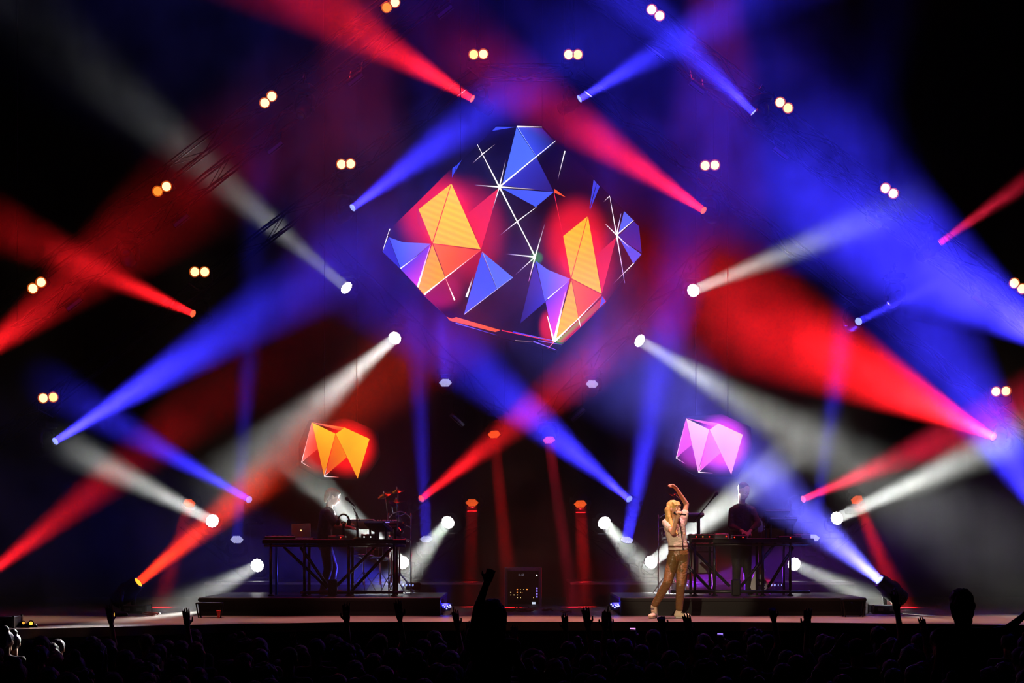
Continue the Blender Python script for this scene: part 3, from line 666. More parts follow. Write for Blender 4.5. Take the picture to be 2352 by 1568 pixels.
desk('long black keyboard desk on pipe legs carrying two stacked synths', 1584, 1868, DD, 1236, (1596, 1641, 1752, 1815),
     [((1576, 1246), (1676, 1346)), ((1566, 1286), (1634, 1356)), ((1782, 1246), (1702, 1346)), ((1822, 1256), (1764, 1348))], [((1540, 1358), (1860, 1358))], (1690,))
ZT = P(0, 1238, DD).z                              # desk top level
def keyboard(label, c, w, dpt, h, tilt, yaw, body, nk=14, name='synthesizer', glowrow=None, base=True):
    r = thing(name, label, 'keyboard', c)
    R = Matrix.Rotation(math.radians(yaw), 3, 'Z') @ Matrix.Rotation(math.radians(tilt), 3, 'X'); c = Vector(c)
    L = lambda x, y, z: c+R @ Vector((x, y, z))
    MB().box(L(0, 0, h/2), (w, dpt, h), R, .008).build('case', body, r)
    kd = dpt*.45
    kw = w*.9/nk
    for i in range(nk):
        MB().box(L(-w*.45+kw*(i+.5), dpt*.5-kd/2-.012, h+.006), (kw*.9, kd, .014), R).build('white_key', M_KEYW, r)
        if i % 7 in (0, 1, 3, 4, 5) and i < nk-1: MB().box(L(-w*.45+kw*(i+1), dpt*.5-kd*.72-.012, h+.016), (kw*.5, kd*.55, .014), R).build('black_key', M_KEYB, r)
    for i in range(6): MB().lathe([(.012, 0), (.011, .018), (.004, .02)], L(-w*.4+w*.8*i/5, -dpt*.22, h), R @ Vector((0, 0, 1)), 10).build('knob', M_DARK if body is not M_DARK else M_ALU, r)
    if glowrow: MB().box(L(0, -dpt*.36, h+.002), (w*.3, .03, .006), R).build('display', glowrow, r)
    MB().box(L(0, -dpt/2-.004, h*.5), (w*.96, .008, h*.35), R).build('rear_panel', M_ALU, r)
    if base:
        for s in (-1, 1):
            q = L(s*w*.4, 0, 0); MB().cyl((q.x, q.y, ZT), q, .018, n=8).build('support', M_BLACK, r)
    return r
# laptop with its lid towards the audience
r = thing('laptop', 'open silver laptop with its lid turned to the audience, on the desk', 'laptop', Pz(692, DD+.12, ZT)); c = r.location.copy()
MB().box(c+Vector((.03, .12, .012)), (.31, .22, .018), bev=.004).build('base', M_SILVER, r)
R = Matrix.Rotation(math.radians(-18), 3, 'X') @ Matrix.Rotation(math.radians(-3), 3, 'Y')
lid = MB().box(c+Vector((-.0, -.03, .135)), (.30, .008, .225), R, .003).build('lid', M_SILVER, r)
MB().lathe([(.012, 0), (.012, .002)], c+R @ Vector((0, -.0055, 0))+Vector((0, -.03, .135)), R @ Vector((0, -1, 0)), 14).build('lit_badge', M_LEDY, lid)
MB().box(c+Vector((.0, -.022, .135)), (.27, .006, .195), R).build('display', glow('laptop_display', (120, 130, 150), .5), r)
# flat controllers
def controller(label, x, d, w, dp, h, mt, lights=()):
    q = Pz(x, d, ZT); r = thing('controller', label, 'controller', q)
    MB().box(q+Vector((0, 0, h/2)), (w, dp, h), None, .008).build('case', mt, r)
    k = max(3, int(w/.07))
    for i in range(k):
        for j in range(2): MB().box(q+Vector((-w*.42+w*.84*i/(k-1), -dp*.2+j*dp*.3, h+.005)), (.035, .035, .012)).build('pad', M_DARK, r)
    for x_, m_ in lights: MB().lathe([(.010, 0), (.008, .01), (.001, .012)], q+Vector((x_, -dp/2, h*.5)), (0, -1, 0), 8).build('indicator', m_, r)
controller('flat grey controller lying between the desk end and the laptop', 645, DD+.12, .46, .3, .05, M_SILVER)
controller('flat controller in front of the man beside the microphone stand', 775, DD+.06, .26, .24, .055, M_SILVER, ((.06, M_LEDRD),))
controller('small grey mixer beside the white synthesizer', 845, DD+.0, .2, .2, .07, M_DARK, ((-.05, M_LEDW), (.05, M_LEDW)))
controller('flat black mixer below the boom microphone on the synth desk', 1612, DD+.1, .42, .3, .075, M_DARK, ((-.1, M_LEDRD), (0, M_LEDO), (.1, M_LEDRD)))
controller('wedge controller with a pale end cheek on the synth desk', 1655, DD+.04, .22, .32, .085, M_SILVER, ((.07, M_LEDRD),))
controller('black effects box in front of the man at the synths', 1697, DD+.02, .22, .22, .06, M_DARK, ((-.08, M_LEDRD), (.05, M_LEDRD)))
controller('low controller at the outer end of the synth desk', 1812, DD+.06, .36, .3, .05, M_DARK, ((0, M_LEDRD),))
controller('second low controller behind the outer end of the synth desk', 1840, DD+.45, .26, .24, .08, M_SILVER)
keyboard('white synthesizer tilted up on the laptop desk', P(842, 1207, DD+.12), .42, .28, .05, -24, -28, M_WHITE, 12)
keyboard('dark red-lit synthesizer tilted steeply beside the white one', P(868, 1212, DD-.05), .40, .26, .05, -30, -38, M_DARK, 10)
keyboard('black drum machine at the back of the laptop desk', P(888, 1212, DD+.25), .34, .3, .10, 8, 0, M_DARK, 8, glowrow=M_LEDBL)
keyboard('upper synth of the stacked pair at the man with the shaved head', P(1782, 1186, DD+.42), .40, .30, .05, -28, 6, M_DARK, 12)
keyboard('lower synth of the stacked pair at the man with the shaved head', P(1795, 1204, DD+.10), .44, .30, .055, -26, 6, M_DARK, 12)
keyboard('black synth slanted beside the singer', P(1586, 1192, DD+.45), .36, .28, .06, -22, 30, M_DARK, 10)
# headphones on their stand
q = Pz(789, DD+.0, ZT); r = thing('headphone_stand', 'black headphone stand next to the microphone on the laptop desk', 'stand', q)
MB().lathe([(.06, 0), (.06, .015), (.02, .03)], q, (0, 0, 1), 16).build('foot', M_BLACK, r); MB().cyl(q, q+Vector((0, 0, .25)), .02, n=10).build('post', M_BLACK, r)
MB().tube([q+Vector((-.04, 0, .25)), q+Vector((0, 0, .27)), q+Vector((.04, 0, .25))], .012, 8).build('hook', M_BLACK, r)
h0 = q+Vector((0, -.005, .20)); r = thing('headphones', 'black headphones hanging on the stand by the laptop desk', 'headphones', h0)
MB().tube([h0+Vector((.085*math.cos(t), 0, .085+.10*math.sin(t))) for t in [math.pi*k/10 for k in range(11)]], .012, 8).build('headband', M_DARK, r, True)
for s in (-1, 1): MB().lathe([(.02, -.03), (.045, -.02), (.05, .01), (.04, .028)], h0+Vector((s*.085, 0, .06)), (s, 0, 0), 16).build('ear_cup', M_DARK, r, True)
# microphones on boom stands
def mic(label, tip, tail, parent_label=None):
    a, b = Vector(tip), Vector(tail); d = (a-b).normalized(); r = thing('microphone', label, 'microphone', b)
    MB().lathe([(.011, 0), (.013, .03), (.018, .12), (.020, .135)], b, d, 16).build('handle', M_DARK, r, True)
    MB().lathe([(.020, 0), (.027, .012), (.028, .028), (.022, .048), (.001, .056)], b+d*.135, d, 16).build('grille', M_MESH, r, True)
    return r
q = Pz(822, DD-.01, ZT); r = thing('microphone_stand', 'black boom microphone stand on the laptop desk', 'stand', q)
MB().lathe([(.08, 0), (.08, .015), (.02, .03)], q, (0, 0, 1), 18).build('foot', M_BLACK, r); jt = P(819, 1183, DD-.01)
MB().cyl(q, jt, .010, n=8).build('post', M_BLACK, r); MB().cyl(P(828, 1199, DD-.01), P(810, 1163, DD-.01), .008, n=8).build('boom', M_BLACK, r); MB().ball(jt, .02, 10, 6).build('joint', M_BLACK, r)
MB().tube([P(813, 1161, DD-.01), P(817, 1166, DD-.05), P(813, 1176, DD-.05)], .005, 6).build('clip', M_BLACK, r)
mic('vocal microphone on the boom stand of the laptop desk', P(801, 1149, DD-.01), P(814, 1161, DD-.01))
q = Pz(1607, DD+.12, ZT); r = thing('microphone_stand', 'tall boom microphone stand on the synth desk behind the singer', 'stand', q)
MB().lathe([(.09, 0), (.09, .015), (.02, .03)], q, (0, 0, 1), 18).build('foot', M_BLACK, r); jt = P(1606, 1183, DD+.12)
MB().cyl(q, jt, .011, n=8).build('post', M_BLACK, r); MB().cyl(P(1594, 1196, DD+.12), P(1632, 1150, DD+.12), .008, n=8).build('boom', M_BLACK, r); MB().ball(jt, .024, 10, 6).build('joint', M_BLACK, r)
mic('vocal microphone at the end of the tall boom stand', P(1642, 1138, DD+.12), P(1631, 1151, DD+.12))
# cymbals and drums
def cymbal(label, x, y, d, rad, tilt, roll, foot_dx=0):
    c = P(x, y, d); b = Pz(x+foot_dx, d+.05, RISER); r = thing('cymbal_stand', label, 'cymbal', b, 'cymbal stands')
    n = (Matrix.Rotation(math.radians(roll), 3, 'Y') @ Matrix.Rotation(math.radians(tilt), 3, 'X')) @ Vector((0, 0, 1))
    MB().lathe([(rad, 0), (rad*.98, .004), (rad*.3, .022), (rad*.22, .030), (rad*.16, .05), (.006, .054), (.006, .050), (rad*.15, .045), (rad*.3, .016), (rad*.97, 0)], c, n, 32).build('cymbal', M_BRASS, r, True)
    k = b+Vector((0, 0, .62)); MB().cyl(k, c+Vector((0, 0, .02)), .009, n=8).build('tube', M_CHROME, r); MB().cyl(b+Vector((0, 0, .18)), k, .013, n=8).build('tube', M_CHROME, r)
    MB().lathe([(.012, 0), (.012, .03), (.006, .04)], c+n*.045, n, 10).build('wing_nut', M_CHROME, r)
    for i in range(3):
        t = 2*math.pi*i/3+.4; MB().tube([b+Vector((0, 0, .34)), b+Vector((.12*math.cos(t), .12*math.sin(t), .2)), b+Vector((.24*math.cos(t), .24*math.sin(t), .008))], .009, 6).build('leg', M_CHROME, r)
cymbal('tilted cymbal glowing red above the drum hardware on the laptop riser', 885, 1137, DD+1.0, .13, 20, -24, 14)
cymbal('higher dark cymbal behind the tilted one on the laptop riser', 914, 1128, DD+1.35, .13, 14, -12, 4)
cymbal('low flat cymbal with a violet gleam on the laptop riser', 911, 1153, DD+.8, .13, 6, -6, 6)
cymbal('cymbal glowing red behind the singer', 1549, 1139, DD+1.1, .12, 10, 24, -10)
def drum(label, x, y, d, rad, h, tilt, legs=True, shell=M_SHELL):
    c = P(x, y, d); b = Vector((c.x, c.y, RISER)); r = thing('drum', label, 'drum', b, 'drums on stands')
    n = Matrix.Rotation(math.radians(tilt), 3, 'X') @ Vector((0, 0, 1)); o = c-n*h
    MB().lathe([(rad, 0), (rad, h)], o, n, 28).build('shell', shell, r, True); MB().lathe([(rad*.99, 0), (rad*.99, .004)], c, n, 28).build('drum_head', M_HEADD, r)
    for z in (.0, h-.015): MB().lathe([(rad+.002, 0), (rad+.012, .003), (rad+.012, .018), (rad+.002, .02)], o+n*z, n, 28).build('hoop', M_CHROME, r, True)
    u = n.orthogonal(); 
    for i in range(6):
        t = 2*math.pi*i/6; e = (u*math.cos(t)+n.cross(u)*math.sin(t))*(rad+.012); MB().cyl(o+e+n*.01, o+e+n*(h-.01), .005, n=6).build('tension_rod', M_CHROME, r)
    if legs:
        MB().cyl(b+Vector((0, 0, .15)), o, .012, n=8).build('post', M_CHROME, r)
        for i in range(3):
            t = 2*math.pi*i/3+.7; MB().tube([b+Vector((0, 0, .36)), b+Vector((.14*math.cos(t), .14*math.sin(t), .2)), b+Vector((.27*math.cos(t), .27*math.sin(t), .008))], .01, 6).build('leg', M_CHROME, r)
        for i in range(3):
            t = 2*math.pi*i/3+.2; MB().tube([o-Vector((0, 0, .03)), o+Vector((rad*.9*math.cos(t), rad*.9*math.sin(t), -.01)), o+Vector((rad*1.05*math.cos(t), rad*1.05*math.sin(t), .03))], .008, 6).build('cradle_arm', M_CHROME, r)
drum('shallow snare drum on a chrome stand under the laptop desk', 835, 1256, DD+1.0, .17, .15, -6)
drum('deep dark tom on a chrome stand under the drum hardware', 873, 1252, DD+1.2, .15, .22, -10, shell=M_DARK)
drum('small tom behind the singer', 1537, 1222, DD+1.3, .12, .12, -30)
# drum rack: curved chrome bars with clamps and pads
def rack(label, x0, x1, y, d, flip):
    b = Pz((x0+x1)/2, d, RISER); r = thing('drum_rack', label, 'drum rack', b)
    rnd = random.Random(7+flip)
    for x in (x0, x1): seg2 = MB().cyl(Pz(x, d, RISER), P(x, y-10, d), .011, n=10).build('upright', M_CHROME, r, True)
    for k, yy in enumerate((y, y+22, y+52)):
        pts = [P(x0+(x1-x0)*t, yy-14*math.sin(math.pi*t)*(1 if k == 0 else .4), d-.25*math.sin(math.pi*t)) for t in [i/8 for i in range(9)]]
        MB().tube(pts, .011, 8).build('cross_bar', M_CHROME, r, True)
    for i in range(9):
        t = rnd.random(); p = P(x0+(x1-x0)*t, y+rnd.uniform(-8, 48), d-.2*math.sin(math.pi*t))
        MB().box(p, (.05, .06, .05), Matrix.Rotation(rnd.uniform(-.5, .5), 3, 'Y'), .01).build('clamp', M_CHROME if i % 3 else M_DARK, r)
        e = p+Vector((rnd.uniform(-.14, .14), -.1, rnd.uniform(.04, .16))); MB().cyl(p, e, .009, n=8).build('arm', M_CHROME, r)
        if i % 3 == 0: MB().lathe([(.07, 0), (.075, .01), (.075, .03), (.06, .034)], e, (flip*.5, -.35, .8), 20).build('pad', M_DARK, r, True)
rack('chrome drum rack cluttered with clamps and pads at the end of the laptop riser', 893, 944, 1188, DD+.75, 1)
rack('chrome drum rack with clamps behind the singer', 1512, 1556, 1192, DD+.8, -1)
# amplifier behind the singer
q = Pz(1606, DD+1.3, RISER+.30); r = thing('amplifier', 'grey-fronted amplifier on a stand behind the singer, with a pink reflected strip', 'amplifier', Pz(1606, DD+1.3, RISER))
MB().box(q+Vector((0, 0, .27)), (.52, .3, .50), None, .02).build('cabinet', M_DARK, r); MB().box(q+Vector((0, -.153, .2)), (.46, .01, .33)).build('grille_cloth', M_SILVER, r); MB().box(q+Vector((0, -.153, .44)), (.46, .012, .1)).build('control_panel', M_ALU, r)
for i in range(5): MB().lathe([(.014, 0), (.012, .02)], q+Vector((-.18+.09*i, -.16, .44)), (0, -1, 0), 10).build('knob', M_DARK, r)
for s in (-1, 1): MB().tube([q+Vector((s*.2, -.12, .02)), q+Vector((s*.22, -.05, -.15)), q+Vector((s*.2, .1, -.30))], .012, 8).build('stand_leg', M_BLACK, r)
# bass guitar on a stand
bc = P(1743, 1331, DD+.75)
r = thing('guitar_stand', 'black tubular guitar stand holding the white bass guitar', 'stand', (bc.x, bc.y, RISER))
for s in (-1, 1): MB().tube([bc+Vector((0, .14, .30)), bc+Vector((s*.12, .05, -.1)), (bc.x+s*.18, bc.y-.10, RISER+.01)], .011, 8).build('leg', M_BLACK, r)
MB().tube([bc+Vector((0, .14, .30)), (bc.x, bc.y+.3, RISER+.01)], .011, 8).build('leg', M_BLACK, r)
for s in (-1, 1): MB().tube([bc+Vector((s*.1, .06, -.17)), bc+Vector((s*.1, -.06, -.20)), bc+Vector((s*.1, -.09, -.17))], .011, 8).build('cradle', M_BLACK, r)
r = thing('bass_guitar', 'white electric bass guitar with dark pickups standing under the synth desk', 'guitar', bc+Vector((0, 0, -.2)))
prof = [(-.06, .19), (-.085, .165), (-.075, .12), (-.10, .03), (-.135, -.05), (-.14, -.12), (-.10, -.175), (-.02, -.195), (.07, -.185), (.125, -.13), (.13, -.06), (.10, .0), (.085, .06), (.10, .13), (.105, .165), (.085, .18), (.06, .13), (.03, .095), (-.025, .10)]
m = MB(); sm = []
for i in range(len(prof)):
    p0, p1, p2, p3 = [Vector(prof[(i+k-1) % len(prof)]) for k in range(4)]
    for t in (0, .5): sm.append(tuple(.5*((2*p1)+(p2-p0)*t+(2*p0-5*p1+4*p2-p3)*t*t+(3*p1-p0-3*p2+p3)*t**3)))
m.prism([(bc.x+x, bc.z+z) for x, z in sm], bc.y-.022, bc.y+.022); m.build('body', M_GWHITE, r)
MB().box(bc+Vector((.012, -.028, .42)), (.05, .022, .66), None, .005).build('neck', M_WOOD, r)
hs = MB().prism([(bc.x-.015, bc.z+.75), (bc.x+.04, bc.z+.75), (bc.x+.065, bc.z+.80), (bc.x+.045, bc.z+.97), (bc.x, bc.z+.98), (bc.x-.03, bc.z+.9)], bc.y-.035, bc.y-.018).build('headstock', M_GWHITE, r)
for i in range(4): MB().lathe([(.012, 0), (.012, .012)], bc+Vector((.075, -.027, .80+.045*i)), (1, 0, 0), 10).build('tuner', M_CHROME, hs)
MB().box(bc+Vector((-.005, -.026, .0)), (.06, .012, .024)).build('pickup', M_DARK, r); MB().box(bc+Vector((.025, -.026, -.022)), (.06, .012, .024)).build('pickup', M_DARK, r); MB().box(bc+Vector((.0, -.026, -.085)), (.09, .014, .02)).build('bridge_pickup', M_DARK, r); MB().box(bc+Vector((-.01, -.027, -.165)), (.035, .014, .018)).build('bridge', M_CHROME, r)
for i in range(4): MB().cyl(bc+Vector((-.012+.014*i, -.042, -.16)), bc+Vector((.0+.010*i, -.042, .76)), .0012, n=4).build('string', M_CHROME, r)
for i in range(2): MB().lathe([(.013, 0), (.012, .014)], bc+Vector((.08, -.023, -.09-.045*i)), (0, -1, 0), 12).build('knob', M_CHROME, r)
# rack between the risers
x0, x1, d = 1159, 1244, 29.0; a = P(x0, 1303, d); b = P(x1, 1394, d); zc = (a.z+b.z)/2
r = thing('equipment_rack', 'equipment rack in a pale translucent frame with tiny lights, between the risers', 'rack', ((a.x+b.x)/2, d+.2, STAGE))
M_FRAME = mat('translucent_frame', (205, 190, 210), .5); W_, H_ = b.x-a.x, a.z-b.z
for s in (-1, 1): MB().box(((a.x+b.x)/2+s*(W_/2-.025), d+.2, zc), (.05, .4, H_), None, .006).build('side_frame', M_FRAME, r)
MB().box(((a.x+b.x)/2, d+.2, a.z-.025), (W_-.1, .4, .05)).build('top_frame', M_FRAME, r); MB().box(((a.x+b.x)/2, d+.2, b.z+.025), (W_-.1, .4, .05)).build('bottom_frame', M_FRAME, r)
MB().box(((a.x+b.x)/2, d+.12, zc), (W_-.1, .3, H_-.1)).build('rack_unit', M_DARK, r)
rp = lambda cx, cy: P(1140+cx*.089286, 1290+cy*.089286, d-.034)
for (cx, cy, mt, s) in [(1038, 345, M_LEDW, .012), (540, 712, M_LEDO, .011), (790, 712, M_LEDO, .011), (538, 785, M_LEDO, .009), (620, 785, M_LEDY, .007), (665, 795, M_LEDO, .006)]+[(370, y_, M_LEDY, .007) for y_ in (785, 852)]+[(x_, 852, M_LEDY, .008) for x_ in (455, 540)]+[(x_, 710, M_LEDY, .006) for x_ in (622, 702)]+[(x_, 920, M_LEDY, .007) for x_ in (542, 624, 958)]+[(1045, y_, M_LEDBL, .010) for y_ in (680, 755, 825, 895)]:
    MB().ball(rp(cx, cy), (s, .006, s*1.5 if mt is M_LEDBL else s), 10, 6).build('indicator_light', mt, r)
MB().box(rp(960, 1060), (.058, .008, .034)).build('small_display', glow('rack_display', (205, 215, 235), 1.3), r)
tx = bpy.data.curves.new('rack_letters', 'FONT'); tx.body = 'R:.4Z'; tx.size = .042; tx.extrude = .001; tx.align_x = 'CENTER'; tx.align_y = 'CENTER'
to = bpy.data.objects.new('rack_letters_tmp', tx); to_me = None
dg = bpy.context.evaluated_depsgraph_get()
COL.objects.link(to); bpy.context.view_layer.update(); dg = bpy.context.evaluated_depsgraph_get()
to_me = bpy.data.meshes.new_from_object(to.evaluated_get(dg)); bpy.data.objects.remove(to)
to_me.transform(Matrix.Rotation(math.pi/2, 4, 'X')); to_me.materials.clear(); to_me.materials.append(glow('rack_letters', (150, 140, 160), .6))
put('lettering', to_me, r, rp(640, 335)-r.location)
# clutter of cables and pedals; red light is painted into their colour
M_CABLE = mat('cable_red_light', (150, 20, 20), .35); M_CAB2 = mat('black_cable', (14, 14, 14), .4)
def coil(label, x, d, n, rad, mt, name='cable_coil', seed=0):
    rnd = random.Random(seed); q = Pz(x, d, STAGE); pts = []
    for i in range(n*14):
        t = 2*math.pi*i/14; k = rad*(1+.25*math.sin(t*.37+seed)); pts.append(q+Vector((k*math.cos(t)*1.3, k*math.sin(t), .012+.012*(i/14)+.008*math.sin(t*2.3))))
    tag(MB().tube(pts, .009, 6).build(name, mt, None, True), label, 'cable')
coil('loose cable coil with painted red light at the foot of the rack', 1170, 28.3, 3, .10, M_CABLE, seed=1)
coil('loose cable loops with painted red light before the rack between the risers', 1205, 28.0, 3, .09, M_CABLE, seed=4)
coil('small cable loop with painted red light beyond the rack', 1256, 28.4, 2, .06, M_CABLE, seed=2)
coil('cable loop with painted red light near the blue floor light of the singer side', 1300, 27.6, 2, .06, M_CABLE, seed=3)
coil('cable coil with painted red light beside the case of the floor moving head', 345, 26.8, 3, .09, M_CABLE, seed=6)
def pedal(label, x, d, yaw):
    q = Pz(x, d, STAGE); r = thing('effect_pedal', label, 'pedal', q); R = Matrix.Rotation(yaw, 3, 'Z')
    MB().box(q+Vector((0, 0, .025)), (.09, .13, .05), R, .008).build('case', mat('pedal_red_light', (190, 30, 25), .3, .3), r); MB().lathe([(.012, 0), (.012, .015)], q+R @ Vector((0, -.035, .05)), (0, 0, 1), 10).build('switch', M_CHROME, r); MB().lathe([(.01, 0), (.01, .012)], q+R @ Vector((.02, .035, .05)), (0, 0, 1), 10).build('knob', M_DARK, r)
pedal('effect pedal with painted red light on the deck right before the rack', 1214, 28.5, .5); pedal('effect pedal with painted red light leaning at the rack corner', 1186, 28.6, -.4); pedal('pedal with painted red light beside the weight box under the laptop desk', 735, 27.2, .3) if False else None
# blue floor LED lights beside the risers
def floor_led(label, x, y, s):
    c = P(x, y, 27.0); q = Vector((c.x, c.y, STAGE)); r = thing('floor_led_light', label, 'stage light', q, 'blue floor lights')
    n = Vector((s*.25, -.75, .6)).normalized(); u = n.cross(Vector((0, 0, 1))).normalized(); v = u.cross(n); R = Matrix((u, n, v)).transposed()
    MB().prism([(c.x-.085, c.z+.05), (c.x+.085, c.z+.05), (c.x+.05, c.z-.06), (c.x-.05, c.z-.06)], c.y-.02, c.y+.08).build('housing', mat('blue_housing', (60, 60, 150), .4), r)  # the housing itself is blue
    for k in (-1, 1): MB().tube([c+Vector((k*.1, .03, 0)), c+Vector((k*.1, .03, -.1)), (c.x+k*.05, c.y+.03, STAGE+.01)], .01, 6).build('foot_bracket', M_BLACK, r)
    for dx, dz in ((-.055, .025), (-.03, 0), (0, -.025), (.012, .01), (.035, -.005), (.05, .025), (.06, 0)): MB().lathe([(.013, 0), (.011, .01), (.001, .013)], c+Vector((dx, -.022, dz)), (0, -1, .15), 10).build('led', LED_B, r, True)
    spot('beam', c+Vector((0, -.04, .02)), c+Vector((-s*1.0, .9, 1.3)), 90, COLS['B'][0], 1.9, .9, .05, r)
floor_led('blue LED floor light beside the laptop riser', 1026, 1393, 1); floor_led('blue LED floor light beside the riser near the singer', 1412, 1391, -1)
# case under the left floor head, par can, small table frames
def case(label, x, d, w, dp, h, name='equipment_case'):
    q = Pz(x, d, STAGE); r = thing(name, label, 'case', q)
    MB().box(q+Vector((0, 0, h/2)), (w-.02, dp-.02, h-.02), None, .008).build('body', mat('case_grey', (52, 52, 54), .5, 0, .2, 5), r)
    for sx in (-1, 1):
        for sy in (-1, 1): MB().box(q+Vector((sx*(w/2-.012), sy*(dp/2-.012), h/2)), (.025, .025, h)).build('corner_strip', M_ALU, r)
    for sx in (-1, 1): MB().box(q+Vector((sx*w*.22, -dp/2-.004, h*.5)), (.08, .012, .05)).build('latch', M_ALU, r)
case('grey equipment case beneath the orange floor moving head', 312, 27.55, .42, .40, .14)
case('grey equipment case beneath the pale blue floor moving head', 2030, 27.55, .42, .40, .14)
r = case('long silver-edged case at the stage wing next to the amber lamps', -20, 22.9, .70, .4, .16)
def par(label, px, py, d, n, rad, bright):
    c = P(px, py, d); n = Vector(n).normalized(); q = Vector((c.x, c.y+.1, STAGE)); r = thing('par_can', label, 'stage light', q, 'amber par cans')
    MB().lathe([(rad*.5, -.2), (rad*.9, -.17), (rad, -.02), (rad*1.08, 0), (rad*.98, -.004)], c, n, 24).build('can', M_HOUSE, r, True); MB().lathe([(rad*.95, 0), (rad*.6, .01), (.001, .014)], c-n*.012, n, 24).build('lens', glow('par_lens_'+str(bright), (255, 170, 60), bright), r, True)
    MB().tube([c-n*.1+Vector((-rad-.02, 0, 0)), (c.x-rad-.02, c.y+.1, STAGE+.012), (c.x+rad+.02, c.y+.1, STAGE+.012), c-n*.1+Vector((rad+.02, 0, 0))], .011, 6).build('bracket', M_BLACK, r)
par('amber par can glowing at the stage wing', 71, 1431, 22.9, (.35, -1, .05), .036, 2.0); par('smaller amber par can beside the glowing one at the wing', 54, 1430, 22.95, (.7, -1, .2), .026, 1.3); par('amber par can turned edge-on before the equipment case', 262, 1413, 26.4, (-1, -.35, 0), .06, 2.2)
def frame_table(label, x0, x1, ytop, d, red):
    a, b = P(x0, ytop, d), P(x1, ytop, d); r = thing('folding_stand', label, 'stand', ((a.x+b.x)/2, d, STAGE))
    MB().box(((a.x+b.x)/2, d+.1, a.z), (b.x-a.x, .25, .02)).build('shelf', M_BLACK, r)
    for p in (a, b):
        k = .04 if p is a else -.04
        MB().cyl(p, (p.x+k, d, STAGE), .01, n=8).build('leg', M_BLACK, r); MB().cyl(p+Vector((0, .2, 0)), (p.x+k, d+.2, STAGE), .01, n=8).build('leg', M_BLACK, r)
    if red: tag(MB().lathe([(.016, 0), (.03, .10), (.032, .115), (.026, .115)], Pz(x1-6, d-.1, STAGE), (0, 0, 1), 18).build('red_cup', mat('red_cup', (200, 30, 25), .4), None, True), 'red plastic cup beside the folding stand next to the laptop riser', 'cup')
frame_table('small folding stand beside the laptop riser', 450, 508, 1385, 25.9, True); frame_table('small folding stand beside the riser of the bass guitar', 1936, 1988, 1377, 26.2, False)
# ------------------------------------------------------------------ people
from mathutils import noise
def remesh(m, name, voxel, mt, parent=None, smooth_iter=4, loc=None, strands=0):
    """fuse overlapping limbs into one continuous smooth skin"""
    me = m.mesh(name+'_raw', None, None if loc is None else loc); o = bpy.data.objects.new(name+'_raw', me); COL.objects.link(o)
    rm = o.modifiers.new('fuse', 'REMESH'); rm.mode = 'VOXEL'; rm.voxel_size = voxel; rm.use_smooth_shade = True
    if smooth_iter:
        sm = o.modifiers.new('relax', 'SMOOTH'); sm.factor = .5; sm.iterations = smooth_iter
    bpy.context.view_layer.update(); dg = bpy.context.evaluated_depsgraph_get()
    out = bpy.data.meshes.new_from_object(o.evaluated_get(dg)); out.name = name; out.materials.clear(); out.materials.append(mt)
    bpy.data.objects.remove(o); bpy.data.meshes.remove(me)
    if strands:
        for v in out.vertices:
            p_ = v.co; k_ = noise.noise(Vector((p_.x*55, p_.y*55, p_.z*9)))+.5*noise.noise(Vector((p_.x*110, p_.y*110, p_.z*22)))
            v.co = p_+v.normal*k_*strands
    out.polygons.foreach_set('use_smooth', [True]*len(out.polygons))
    return out
def skinmat(name, rgb):
    m = mat(name, rgb, .5, 0, .06, 30); b = m.node_tree.nodes['Principled BSDF']; b.inputs['Subsurface Weight'].default_value = .0; return m
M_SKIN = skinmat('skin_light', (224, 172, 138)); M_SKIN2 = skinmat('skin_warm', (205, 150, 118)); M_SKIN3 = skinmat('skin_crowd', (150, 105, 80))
def head_shape(m, c, R, s=1.0):
    """cranium, jaw, nose, brow, ears around the head centre; local +Y is the direction of the face"""
    L = lambda x, y, z: Vector(c)+R @ Vector((x*s, y*s, z*s))
    m.ball(L(0, -.012, .035), (.076*s, .096*s, .086*s), 18, 12, R)                # cranium
    m.ball(L(0, .022, -.025), (.062*s, .070*s, .082*s), 16, 10, R)                # face
    m.cap(L(-.028, .035, -.078), L(.028, .035, -.078), .028*s, .028*s)            # jaw
    m.ball(L(0, .060, -.092), (.024*s, .024*s, .018*s), 10, 6, R)                 # chin
    m.cap(L(0, .082, .012), L(0, .104, -.022), .008*s, .013*s)                    # nose
    m.cap(L(-.03, .078, .022), L(.03, .078, .022), .010*s, .010*s)                # brow
    m.cap(L(-.018, .088, -.055), L(.018, .088, -.055), .008*s, .008*s)            # lips
    for k in (-1, 1):
        m.ball(L(k*.04, .062, -.018), (.022*s, .018*s, .018*s), 8, 6, R)          # cheek
        m.ball(L(k*.076, -.005, -.005), (.010*s, .020*s, .032*s), 8, 6, R)        # ear
